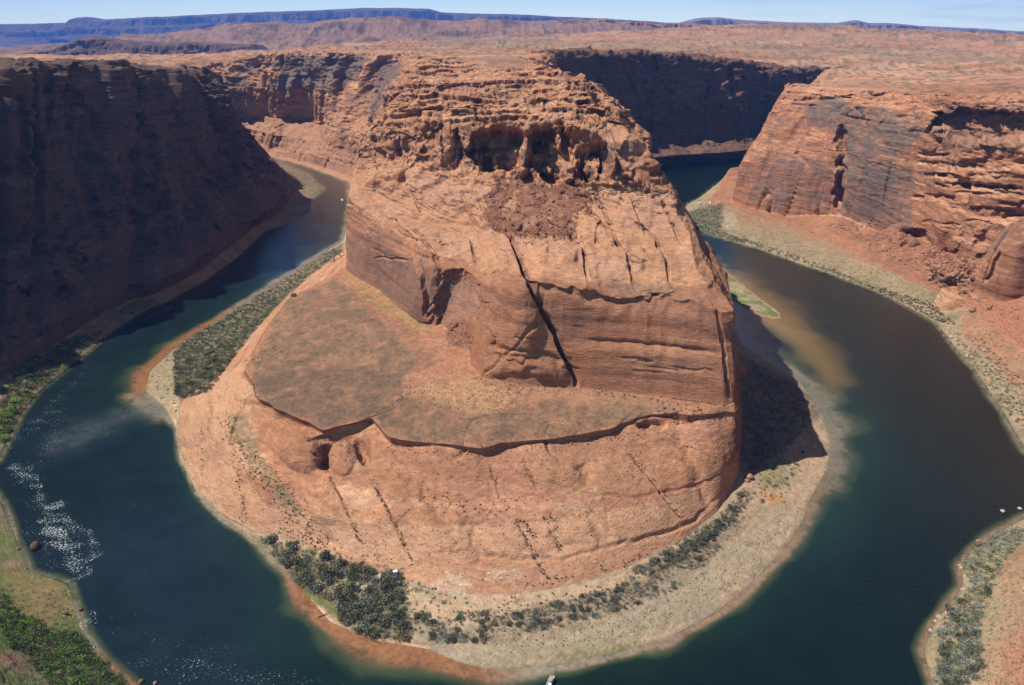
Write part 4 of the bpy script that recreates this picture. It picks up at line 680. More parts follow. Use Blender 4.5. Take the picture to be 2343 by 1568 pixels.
# ------------------------------------------------------------------ plateau sheet, cut open along the rims
rimL = LWP.rows[6]; rimR = RWP.rows[7]; rimD = DW.rows[6]
far_l = np.array([[-1500, 2500, 230], [-900, 2600, 230]]); i5 = np.argmin(abs(PEN.s-5.0))
pL = rimL[::-1]                                      # near -> far on the left
penR = PEN.rows[12]
poly = np.concatenate([np.array([[-300, -200, 0]]), pL, penR[::4], rimD[::3], rimR[::3], [[300, -200, 0]]])[:, :2]
def Dz(px, py, Y): return D(px, py, Y)
ctr = [p for _, p in q6] + [tuple(v) for v in penR[::40]] + [p for _, p in d6] + [p for _, p in r7] + [p for _, p in r9[:6]]
ctr += [D(-200, 128, 1500), D(0, 131, 1400), D(100, 132, 1500), D(300, 134, 1600), D(400, 138, 1800), D(0, 127, 2500), D(300, 128, 2600), D(450, 128, 2700), D(600, 114, 3200), D(800, 106, 3400), D(1000, 98, 3800), D(1100, 92, 4200), D(1300, 84, 4600), D(1500, 72, 5000), D(1750, 57, 5200),
        D(1900, 61, 5200), D(2050, 68, 5200), D(2200, 82, 5000), D(2342, 98, 4600), D(2500, 105, 4400), D(2100, 170, 1900), D(2342, 175, 1500), D(2600, 180, 1300), D(2200, 125, 2900), D(1900, 115, 3200), D(1600, 100, 3400), D(1300, 100, 3300), D(2700, 200, 900), D(2342, 140, 2200)]
ctr += [(-2500, 7500, -20), (-1000, 7500, 0), (200, 7500, 120), (1500, 8500, 180), (3000, 9000, 150), (6000, 9000, 120), (8000, 6000, 150), (-4000, 5000, 0), (-4000, 8000, -50), (-1500, 3600, 130), (-2500, 4500, 30), (-1000, 5000, 60), (-500, 5500, 100), (-1100, 3000, 190), (-1700, 2900, 150), (-2600, 3200, 80)]
ctr = np.array(ctr, float)
na = int(1500*DENS); ang = np.linspace(-radians(58), radians(58), na); rr = np.concatenate([np.geomspace(240, 1000, int(160*DENS), endpoint=False), np.geomspace(1000, 12000, int(620*DENS))])
A, R = np.meshgrid(ang, rr); X = R*np.sin(A); Y = R*np.cos(A)
num = 0; den = 0
Xs, Ys = X[::4, ::6], Y[::4, ::6]                     # low resolution field, then interpolated
for cx, cy, cz in ctr:
    d2_ = ((Xs-cx)**2+(Ys-cy)**2)/(1+ (np.hypot(cx, cy)/1200.)**1.2)+900.; wgt = d2_**-1.7; num = num+wgt*cz; den = den+wgt
Zs = num/den
def upsample(Z, shape, fi, fj):
    i = np.arange(shape[0])/fi; j = np.arange(shape[1])/fj
    i = np.clip(i, 0, Z.shape[0]-1.001); j = np.clip(j, 0, Z.shape[1]-1.001)
    i0 = i.astype(int); j0 = j.astype(int); a = (i-i0)[:, None]; b = (j-j0)[None]
    return (Z[i0][:, j0]*(1-a)*(1-b)+Z[i0+1][:, j0]*a*(1-b)+Z[i0][:, j0+1]*(1-a)*b+Z[i0+1][:, j0+1]*a*b)
Z = upsample(Zs, X.shape, 4, 6)-1.0
rimd = linedist(X[::4, ::6], Y[::4, ::6], poly[::2])[0]; Z -= 4.0*np.exp(-upsample(rimd, X.shape, 4, 6)/70.)
h = fbm(X/130, Y/210, 0, 5, 501); q = h*7; q = (np.floor(q)+sstep(.6, .95, q-np.floor(q)))/7
amp = np.clip(R/1500., .7, 3)
str_ = fbm(X/500, Y/110, 0, 4, 506); q2 = str_*6; q2 = (np.floor(q2)+sstep(.75, .97, q2-np.floor(q2)))/6; Z += q2*11*sstep(1400, 2600, R)*np.clip(R/2500, .6, 1.6)
Z += (q*5.5+1.3*fbm(X/14, Y/22, 0, 4, 502))*amp
g = ridge(X/420, Y/650, 0, 4, 503); Z += np.maximum(0, g-.2)*14*sstep(1500, 3500, R)
G = np.stack([X, Y, Z], -1)
PL = Patch.__new__(Patch); PL.G = G; PL.flip = False
n = normals(G); PL.flip = n[..., 2].mean() < 0
rockcolour(PL, 505, .45, .3)
PL.px, PL.py = proj(G)
v = fbm(X/260, Y/420, 0, 5, 511)
PL.C = mixc(PL.C, np.array([.30, .20, .125]), .7*sstep(-.1, .35, v+.25*sstep(1800, 3200, R)-.1)*(PL.n[..., 2] > .8))
PL.C = mixc(PL.C, BRICK*1.1, .55*sstep(.05, .4, fbm(X/420, Y/90, 0, 4, 513))); PL.C = mixc(PL.C, CREAM, .5*sstep(.1, .5, fbm(X/300, Y/80, 0, 4, 514)))
spk = vn(X/(4+R/500), Y/(6+R/250), 0, 512); PL.C = mixc(PL.C, SCRUB*1.3, .6*(spk+.3*vn(X/90, Y/90, 0, 515) > .34))
paint(PL, [(950, 92), (1300, 82), (1250, 100), (1000, 100)], np.array([.22, .20, .14]), .6, 8, .3, 60, 5)
paint(PL, [(1180, 98), (1700, 95), (2342, 128), (2342, 150), (1900, 132), (1600, 118), (1300, 112)], np.array([.30, .215, .13]), .5, 10, .5, 60, 6)
paint(PL, [(1700, 58), (1900, 60), (2000, 68), (1800, 66), (1650, 64)], np.array([.15, .12, .09]), .7, 3, .2, 60, 7)
paint(PL, [(1250, 85), (1700, 68), (2000, 75), (2342, 100), (2342, 120), (1900, 100), (1600, 90), (1300, 95)], PALE, .6, 6, .6, 60, 8)
qd = quads(*X.shape)
ins = inpoly(X.ravel(), Y.ravel(), poly)
keep = ~(ins[qd].all(1))
qd = qd[keep]
if PL.flip: qd = qd[:, ::-1]
tag(mesh_np('plateau', PL.G, qd, ROCK, np.clip(PL.C*[.98, .93, .86], .01, .7)), 'structure')
tick('walls')
# ------------------------------------------------------------------ river
def rowxy(P, k=0): return P.rows[k][:, :2]
shore_in = np.array([p[:2] for _, p in R0]); shore_l = np.array([p[:2] for _, p in q0]); shore_r = np.array([p[:2] for _, p in r0])
na, nr_ = int(1000*DENS), int(1000*DENS)
ang = np.linspace(-radians(50), radians(50), na); rr = np.geomspace(180, 2900, nr_)
A, R = np.meshgrid(ang, rr); X = R*np.sin(A); Y = R*np.cos(A)
def dist_to(line, X, Y):
    st = 3; xs = X[::st, ::st]; ys = Y[::st, ::st]; d, _, _ = linedist(xs, ys, line); return upsample(d, X.shape, st, st)
din = dist_to(shore_in, X, Y); dl = dist_to(shore_l, X, Y); dr = dist_to(shore_r, X, Y)
G = np.stack([X, Y, 0*X], -1); px, py = proj(G)
wob = np.clip(.9+.6*fbm(X/28, Y/28, 0, 4, 601), .5, 2)
def ramp(px_, py_, line, wfun):   # shallow shelf of a given width along a stretch
    d, t, s = linedist(px_, py_, line); return d, t
# shelf width (metres) along the inner shore, by station
si = np.array([s for s, _ in R0]); cum = np.r_[0, np.cumsum(np.hypot(*np.diff(shore_in, axis=0).T))]
_, tpar, _ = linedist(X[::3, ::3], Y[::3, ::3], shore_in); tpar = upsample(tpar, X.shape, 3, 3)*cum[-1]
sst = np.interp(tpar, cum, si)
wi = np.interp(sst, [0, 4, 6, 7, 7.5, 8, 8.6, 9, 10, 10.6, 11, 11.6, 12.3, 13, 14, 14.8, 15.2, 15.8, 16.5, 17.5, 20], [10, 10, 8, 11, 13, 15, 18, 3, 3, 7, 12, 15, 15, 6, 6, 9, 20, 28, 36, 36, 16])
sh = np.exp(-(din/(wi*wob))**1.6)
wl_ = 3.5+10*sstep(1250, 1400, Y); sh = np.maximum(sh, .75*np.exp(-(dl/(wl_*wob))**1.6)); sh = np.maximum(sh, .8*np.exp(-(dr/(5*wob))**1.6))
# sunk bar in the right arm
bar = [U(1590, 590, 0)[:2], U(1660, 640, 0)[:2], U(1740, 710, 0)[:2], U(1790, 750, 0)[:2], U(1840, 800, 0)[:2], U(1900, 880, 0)[:2]]
d, t, _ = linedist(X, Y, bar); bw = np.interp(t, [0, .3, .6, 1], [30, 32, 24, 12]); sh = np.maximum(sh, np.exp(-(d/(bw*wob))**2)*np.interp(t, [0, .55, 1], [1, .9, .25]))
d, t, _ = linedist(X, Y, [U(300, 905, 0)[:2], U(370, 955, 0)[:2]]); sh = np.maximum(sh, .8*np.exp(-(d/12)**2))
deep = np.clip(1-sh, 0, 1)
# broken white water and sun glints painted as white specks, measured on the photo, faded by distance from each line
foam_glint = 0*X
for ln, wpx, k in [([(40, 1060), (90, 1130), (150, 1190), (215, 1255)], 24, .85), ([(110, 1190), (150, 1245), (185, 1300)], 26, 1.), ([(200, 1225), (222, 1262), (180, 1325)], 20, 1.), ([(0, 1040), (60, 985), (110, 945), (160, 880)], 26, .62), ([(160, 880), (230, 800), (320, 730)], 18, .5),
                   ([(130, 920), (130, 1000), (80, 1080)], 40, .58), ([(60, 1100), (80, 1200), (130, 1300)], 40, .5), ([(210, 1010), (330, 935)], 50, .50), ([(360, 1500), (480, 1540), (620, 1565)], 70, .56), ([(240, 1400), (420, 1470), (560, 1500)], 60, .46), ([(640, 1550), (780, 1595)], 50, .52),
                   ([(212, 1390), (204, 1440)], 9, .85), ([(430, 1110), (530, 1210)], 16, .52), ([(325, 738), (395, 700)], 7, .9), ([(400, 690), (560, 600)], 20, .5), ([(240, 1100), (330, 1250), (330, 1400)], 110, .38)]:
    wl2 = [U(a, b, 0)[:2] for a, b in ln]; wm = wpx*np.mean([math.dist(U(a, b, 0)[:2], U(a+1, b, 0)[:2]) for a, b in ln])
    d, t, _ = linedist(X+5*vn(X/9, Y/9, 0, 620), Y+5*vn(X/9, Y/9, 5, 621), wl2); foam_glint = np.maximum(foam_glint, k*np.exp(-(d/(wm*1.2))**2))
foam_glint = np.clip(foam_glint*(1.0+.5*fbm(X/16, Y/5, 0, 4, 622)), 0, 1); foam_glint = np.maximum(foam_glint, .28*sstep(.1, .6, fbm(X/50, Y/50, 0, 3, 623))*sstep(900, 500, px))
# water tint: green over weed, brown sand shallows, a painted glare sheen
DEEP = np.array([.003, .009, .006]); MID = np.array([.006, .018, .013]); MIDL = np.array([.012, .023, .032]); GRN = np.array([.05, .065, .03]); SHAL = np.array([.27, .125, .055]); PALEW = np.array([.23, .19, .13])
c = mixc(DEEP*np.ones(G.shape), MID, .55*sstep(-.25, .5, fbm(X/110, Y/110, 0, 3, 611))*sstep(2600, 900, px))
c = mixc(c, MIDL, .75*sstep(1000, 400, px)*(.7+.5*fbm(X/80, Y/80, 0, 3, 619)))
sh2 = np.exp(-(din/(wi*2.6+4))**1.4); c = mixc(c, np.array([.012, .034, .020]), .55*sh2)
c = mixc(c, GRN, sstep(.12, .45, sh)*.85)
warm = np.clip(sstep(1300, 1000, px)+.5*sstep(1650, 1720, px)*sstep(850, 700, py), 0, 1)
hot = sstep(6.8, 7.2, sst)*sstep(8.5, 8.2, sst)+sstep(10.5, 11, sst)*sstep(12.9, 12.4, sst)+.6*sstep(16.2, 16.8, sst)+.45*sstep(13, 14, sst)*sstep(15.4, 15, sst)
c = c*(1-(sstep(.4, .85, sh))[..., None])+(PALEW+(SHAL-PALEW)*np.clip(hot, 0, 1)[..., None])*sstep(.4, .85, sh)[..., None]
c *= (1+.35*sstep(.3, .7, sh)*fbm(X/1.7, Y/1.7, 0, 2, 616)+.25*fbm(X/13, Y/13, 0, 4, 617))[..., None]
c = mixc(c, np.array([.05, .055, .02]), .6*sstep(.15, .45, fbm(X/7, Y/7, 0, 4, 615))*sstep(.1, .5, sh)*sstep(.98, .7, sh))
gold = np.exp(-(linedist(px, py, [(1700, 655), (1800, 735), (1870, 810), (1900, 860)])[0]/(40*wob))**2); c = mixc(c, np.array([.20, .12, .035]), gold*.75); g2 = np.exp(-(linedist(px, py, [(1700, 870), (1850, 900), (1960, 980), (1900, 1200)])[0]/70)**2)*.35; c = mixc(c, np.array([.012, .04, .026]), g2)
sheen_paint = np.exp(-(linedist(X+8*vn(X/14, Y/14, 0, 630), Y+8*vn(X/14, Y/14, 3, 631), [U(150, 1010, 0)[:2], U(240, 970, 0)[:2], U(335, 938, 0)[:2]])[0]/16)**2); c = mixc(c, np.array([.10, .11, .115]), .5*sheen_paint*(.7+.5*fbm(X/3, Y/3, 0, 3, 632)))  # pale glare on the ripples painted into the water colour
m, t, b = node_mat('river_water'); N = t.nodes.new; K = t.links.new
at = N('ShaderNodeAttribute'); at.attribute_name = 'Col'; af = N('ShaderNodeAttribute'); af.attribute_name = 'foam_glint'
geo = N('ShaderNodeNewGeometry')
n1 = N('ShaderNodeTexNoise'); n1.inputs['Scale'].default_value = .22; n1.inputs['Detail'].default_value = 6; n1.inputs['Roughness'].default_value = .65
mp = N('ShaderNodeMapping'); mp.inputs['Scale'].default_value = (1, 1.6, 1); K(geo.outputs['Position'], mp.inputs[0]); K(mp.outputs[0], n1.inputs['Vector'])
mp2 = N('ShaderNodeMapping'); mp2.inputs['Scale'].default_value = (.62, 1.55, 1); mp2.inputs['Rotation'].default_value = (0, 0, .12); K(geo.outputs['Position'], mp2.inputs[0])
n2 = N('ShaderNodeTexNoise'); n2.inputs['Scale'].default_value = 1.15; n2.inputs['Detail'].default_value = 5; n2.inputs['Roughness'].default_value = .65; K(mp2.outputs[0], n2.inputs['Vector'])
# broken crests and painted glints where noise exceeds the attribute's threshold
th = N('ShaderNodeMapRange'); th.inputs[1].default_value = 0; th.inputs[2].default_value = 1; th.inputs[3].default_value = .755; th.inputs[4].default_value = .54; K(af.outputs['Fac'], th.inputs[0])
sb = N('ShaderNodeMath'); sb.operation = 'SUBTRACT'; K(n2.outputs[0], sb.inputs[0]); K(th.outputs[0], sb.inputs[1])
sc_ = N('ShaderNodeMapRange'); sc_.inputs[1].default_value = 0; sc_.inputs[2].default_value = .05; K(sb.outputs[0], sc_.inputs[0])
mixf = N('ShaderNodeMixRGB'); mixf.inputs[2].default_value = (.82, .88, .9, 1); K(sc_.outputs[0], mixf.inputs[0]); K(at.outputs['Color'], mixf.inputs[1]); K(mixf.outputs[0], b.inputs['Base Color'])
rg = N('ShaderNodeMapRange'); rg.inputs[3].default_value = .10; rg.inputs[4].default_value = .7; K(sc_.outputs[0], rg.inputs[0]); K(rg.outputs[0], b.inputs['Roughness'])
b.inputs['IOR'].default_value = 1.33; b.inputs['Specular IOR Level'].default_value = .75
bp = N('ShaderNodeBump'); bp.inputs['Strength'].default_value = .8; bp.inputs['Distance'].default_value = .6
K(n1.outputs[0], bp.inputs['Height']); K(bp.outputs[0], b.inputs['Normal'])
tag(mesh_np('river', G, quads(nr_, na)[:, ::-1], m, c, attrs={'foam_glint': foam_glint}), 'structure')
# bar standing out of the water in the right arm
isl = [(1560, 560), (1612, 590), (1650, 616), (1700, 652), (1745, 690), (1782, 716), (1784, 728), (1765, 731), (1735, 722), (1700, 704), (1660, 680), (1620, 650), (1560, 610)]
ga = np.arange(1555, 1795, 1.5); gb = np.arange(552, 740, 1.5); GA, GB = np.meshgrid(ga, gb); sd, _, _ = linedist(GA, GB, isl+isl[:1]); sg = np.where(inpoly(GA, GB, isl), sd, -sd)+4*fbm(GA/14, GB/14, 0, 3, 641)
BG = np.array([[U(a, b_, 0) for a in ga] for b_ in gb]); BG[..., 2] = np.clip(sg*.09, -.5, .7)+.12*fbm(BG[..., 0]/3, BG[..., 1]/3, 0, 3, 642)
bcol = mixc(np.array([.36, .28, .17])*np.ones(BG.shape), np.array([.17, .19, .07]), sstep(-.3, .3, fbm(BG[..., 0]/12, BG[..., 1]/12, 0, 4, 643)))
bcol = mixc(bcol, np.array([.085, .15, .03]), .8*sstep(1725, 1775, GA+12*fbm(GA/9, GB/9, 0, 3, 644))*sstep(2, 6, sg)); bcol = mixc(bcol, np.array([.40, .22, .11]), sstep(5, 1, sg))
tag(mesh_np('river_bar', BG, quads(len(gb), len(ga))[:, ::-1], ROCK, bcol), 'structure')
# ------------------------------------------------------------------ distant mesas
def mesa(name, sky, Y, depth, base, seed, colr, rough=1.0, hills=False, jag=.8):
    """a range seen far off: sky = skyline points on the photo at distance Y, with a scarp facing the viewer and a flat top behind"""
    xs = np.array([p[0] for p in sky], float); ys = np.array([p[1] for p in sky], float); u = np.arange(xs[0], xs[-1], 1.3)
    v = np.interp(u, xs, ys); q = 2.2*fbm(u/55., 0*u, 0*u, 4, seed+1); v = v+jag*(.6*np.floor(q*2)/2+.5*fbm(u/6., 0*u, 0*u, 3, seed+2)); crest = np.array([D(a, b, Y) for a, b in zip(u, v)])
    prof = [(-1.0, 0.0), (-.62, .18), (-.42, .30), (-.30, .42), (-.26, .62), (-.16, .72), (-.12, .93), (0, 1.0), (.5, .99), (1.5, .9), (2.2, 0)]
    if hills: prof = [(-1.6, 0), (-1.2, .12), (-.9, .3), (-.6, .42), (-.35, .6), (-.15, .85), (-.05, .97), (0, 1), (.4, .9), (1.2, .5), (2, 0)]
    rowsG = []
    for a, hgt in prof:
        g = crest.copy(); g[:, 1] += a*depth; g[:, 0] *= 1+a*depth/Y*.6; g[:, 2] = base+(crest[:, 2]-base)*hgt; rowsG.append(g)
    R_ = np.array(rowsG); t = np.linspace(0, len(prof)-1, 120); i0 = np.minimum(t.astype(int), len(prof)-2); f = (t-i0)[:, None, None]
    G = R_[i0]*(1-f)+R_[i0+1]*f; x, y, z = [G[..., k] for k in range(3)]
    sc1 = depth/3.
    d = rough*depth*.2*(fbm(x/sc1, y/sc1, z/sc1, 4, seed)+.7*ridge(x/(sc1*.45), y/sc1, z/(sc1*3), 4, seed+3)); fr = np.interp(t, [0, 2, 5, 6.3, 7], [.6, 1, .7, .25, .0])[:, None]
    if hills:
        H_ = (crest[:, 2]-base).mean(); G[..., 2] += H_*.20*rough*(ridge(x/(sc1*.9), y/(sc1*.9), 0, 6, seed+9)+.5*ridge(x/(sc1*.25), y/(sc1*.25), 0, 4, seed+19))*np.interp(t, [0, 2, 5, 6.7, 7, 8], [.4, 1.3, 1.0, .25, .0, .3])[:, None]
    else:
        G[..., 1] -= d*fr; G[..., 0] -= .4*d*fr; G[..., 2] += rough*(crest[:, 2]-base).mean()*.07*fbm(x/(sc1*.6), y/(sc1*.6), 0, 4, seed+9)*np.interp(t, [0, 5, 7, 8], [1.2, 1, .0, .4])[:, None]
    p = Patch.__new__(Patch); p.G = G; n = normals(G); p.flip = n[..., 2].mean() < 0
    rockcolour(p, seed, .5, .2); p.C = mixc(p.C, colr, np.full(p.C.shape[:2], .8))
    p.C = mixc(p.C, colr*.45, .7*sstep(.0, .5, fbm(x/(sc1*.4), y/(sc1*.4), 0, 4, seed+21))); p.C = mixc(p.C, np.array([.30, .24, .22]), .5*sstep(.2, .6, fbm(x/(sc1*.25), y/sc1, z/(sc1*.5), 3, seed+20))*p.steep)
    finish(p, name, FARROCK); return p
gx = np.linspace(-26500, 26500, 160); gy = np.linspace(2600, 27500, 90); PX_, PY_ = np.meshgrid(gx, gy); PZ_ = -140+25*fbm(PX_/2500, PY_/2500, 0, 4, 790)
pc = mixc(np.array([.24, .16, .11])*np.ones(PX_.shape+(3,)), np.array([.20, .17, .12]), sstep(-.3, .3, fbm(PX_/1500, PY_/1500, 0, 4, 791)))
tag(mesh_np('desert_plain', np.stack([PX_, PY_, PZ_], -1), quads(90, 160), FARROCK, pc), 'structure')
mesa('blue_mesa', [(-1400, 66), (-400, 60), (0, 56), (100, 54), (165, 52), (172, 41), (195, 39), (215, 46), (300, 42), (420, 36), (480, 33), (560, 30), (700, 25), (830, 19), (900, 18), (980, 21), (1010, 29), (1200, 34), (1300, 40), (1420, 45), (1560, 55), (1700, 70)], 21000, 2600, -150, 701, np.array([.085, .075, .075]))
mesa('dark_mesa', [(30, 128), (120, 112), (160, 98), (185, 88), (215, 84), (260, 92), (300, 95), (360, 99), (420, 97), (520, 101), (575, 103), (590, 116), (640, 124)], 5200, 420, 40, 711, np.array([.075, .055, .055]), rough=1.3)
mesa('brown_hills', [(-100, 128), (120, 116), (200, 104), (330, 84), (420, 72), (470, 67), (560, 58), (640, 54), (700, 55), (800, 49), (900, 43), (960, 46), (1050, 50), (1150, 45), (1220, 50), (1400, 60), (1600, 72), (1800, 85)], 8200, 2200, 40, 721, np.array([.23, .15, .105]), rough=1.5, hills=True)
mesa('red_knobs', [(1200, 62), (1270, 55), (1290, 46), (1330, 43), (1345, 50), (1370, 45), (1400, 44), (1420, 52), (1440, 46), (1480, 48), (1500, 54), (1560, 52), (1620, 58), (1700, 70)], 8500, 500, 120, 741, np.array([.27, .16, .12]), rough=1.5, jag=2.2)
mesa('pale_ridge', [(1480, 68), (1560, 52), (1600, 42), (1640, 40), (1700, 46), (1800, 52), (1930, 53), (1960, 47), (1985, 53), (2040, 54), (2120, 60), (2250, 67), (2342, 72), (2500, 80), (2700, 90)], 17000, 2000, -150, 731, np.array([.26, .20, .17]))
tick('river, far')
# ------------------------------------------------------------------ lookup: which ground point lies at a photo point
CW, CH = 1300, 800; IDB = np.full((CH, CW), 1e9); POSB = np.zeros((CH, CW, 3))
for p in (PEN, LWP, RWP, FIN):
    g = p.G.reshape(-1, 3); a, b_ = proj(g); i = (b_/2).astype(int)+4; j = (a/2).astype(int)+40
    ok = (i >= 0) & (i < CH) & (j >= 0) & (j < CW) & (g[:, 1] > 50); dd = np.linalg.norm(g-[0, 0, 300], axis=1)
    o_ = np.argsort(-dd[ok]); ii, jj, gg, d_ = i[ok][o_], j[ok][o_], g[ok][o_], dd[ok][o_]
    tmpd = np.full((CH, CW), 1e9); tmpp = np.zeros((CH, CW, 3)); tmpd[ii, jj] = d_; tmpp[ii, jj] = gg
    m_ = tmpd < IDB; IDB[m_] = tmpd[m_]; POSB[m_] = tmpp[m_]
def ground(px, py):
    i = int(py/2)+4; j = int(px/2)+40
    for r in range(0, 4):
        sub = IDB[max(0, i-r):i+r+1, max(0, j-r):j+r+1]
        if sub.size and sub.min() < 1e8:
            k = np.unravel_index(sub.argmin(), sub.shape); return POSB[max(0, i-r)+k[0], max(0, j-r)+k[1]].copy()
    return None
# ------------------------------------------------------------------ shrubs
def leaf_material(name, cols):
    m, t, b = node_mat(name); N = t.nodes.new; K = t.links.new
    oi = N('ShaderNodeObjectInfo'); at = N('ShaderNodeAttribute'); at.attribute_name = 'Col'
    r = N('ShaderNodeMapRange'); r.inputs[3].default_value = .6; r.inputs[4].default_value = 1.6; K(oi.outputs['Random'], r.inputs[0])
    mu = N('ShaderNodeVectorMath'); mu.operation = 'SCALE'; K(at.outputs['Color'], mu.inputs[0]); K(r.outputs[0], mu.inputs['Scale']); K(mu.outputs[0], b.inputs['Base Color'])
    b.inputs['Roughness'].default_value = .8; b.inputs['Specular IOR Level'].default_value = .2; return m
LEAF = leaf_material('leaves', None)
def bush_arrays(n, rx, rz, seed, col, lf=.34, lobes=5):
    """leaf clumps scattered through several overlapping lobes, plus stems"""
    g = np.random.default_rng(seed); V = []; C = []
    lc = g.normal(0, .42, (lobes, 3))*[rx, rx, rz*.45]; lc[:, 2] = np.abs(lc[:, 2])*.9+rz*.38; lr = g.uniform(.42, .75, lobes)
    k = g.integers(0, lobes, n); d = g.normal(size=(n, 3)); d /= np.linalg.norm(d, axis=1, keepdims=True); rad = g.uniform(.45, 1.0, n)**.6
    P = lc[k]+d*rad[:, None]*lr[k][:, None]*[rx, rx, rz*.62]; P[:, 2] = np.maximum(P[:, 2], .12)
    P += g.normal(0, .08, P.shape)
    a = g.normal(size=(n, 3)); a /= np.linalg.norm(a, axis=1, keepdims=True); b2 = np.cross(a, g.normal(size=(n, 3))); b2 /= np.linalg.norm(b2, axis=1, keepdims=True)
    s = (lf*g.uniform(.5, 1.35, n))[:, None]
    q = np.stack([P-a*s, P+b2*s*.7, P+a*s, P-b2*s*.7], 1)
    cc = np.array(col)*(g.uniform(.65, 1.4, n)*(.85+.3*lr[k]/.75))[:, None]
    cc = cc*(1+g.normal(0, .08, (n, 3)))
    return q, np.repeat(cc[:, None], 4, 1)
KINDS = {'grey': (.125, .12, .085), 'olive': (.12, .13, .05), 'green': (.13, .22, .035), 'dark': (.07, .082, .042), 'brown': (.19, .14, .08), 'bluegrey': (.14, .155, .12)}
PROTO = {}
def proto(kind, v):
    key = (kind, v)
    if key not in PROTO:
        q, c = bush_arrays(420, 1.0, 1.0, 900+v*13+sum(map(ord, kind)), KINDS[kind], .115, 4+v)
        V = q.reshape(-1, 3); Fq = np.arange(len(V)).reshape(-1, 4)
        st = []; fc = []
        for k in range(5):              # stems
            a = k*1.256+v; p0 = np.array([.06*cos(a), .06*sin(a), 0]); p1 = np.array([.5*cos(a), .5*sin(a), .62]); sd = np.array([-sin(a), cos(a), 0])*.022; up = np.array([0, 0, .022])
            o0 = len(V)+len(st); st += [p0-sd, p0+sd, p1+sd*.4, p1-sd*.4, p0-up-sd, p0+up+sd, p1+up*.5, p1-up*.5]; fc += [(o0, o0+1, o0+2, o0+3), (o0+4, o0+5, o0+6, o0+7)]
        Vs = np.concatenate([V, np.array(st)]); cs = np.concatenate([c.reshape(-1, 3), np.tile([.10, .07, .045], (len(st), 1))]); Fs = np.concatenate([Fq, np.array(fc)])
        o = mesh_np('shrub', Vs, Fs, LEAF, cs, smooth=False, link=False); PROTO[key] = o.data; bpy.data.objects.remove(o)
    return PROTO[key]
def sample_poly(poly, n, rng, mind=0., edgeamp=6, accept=None):
    pa = np.array(poly, float); out_ = []; tries = 0
    while len(out_) < n and tries < n*40:
        tries += 1; a = rng.uniform(pa[:, 0].min(), pa[:, 0].max()); b_ = rng.uniform(pa[:, 1].min(), pa[:, 1].max())
        if not inpoly(np.array([a]), np.array([b_]), poly)[0]: continue
        if accept and rng.uniform() > accept(a, b_): continue
        if mind and any((a-q[0])**2+(b_-q[1])**2 < mind*mind for q in out_[-400:]): continue
        out_.append((a, b_))
    return out_
rg_ = np.random.default_rng(42)
clump = lambda lam, thr: (lambda a, b_: float(np.clip((vn(np.array([a/lam]), np.array([b_/lam]), 5.5, 31)[0]+thr)*2.5, .03, 1)))
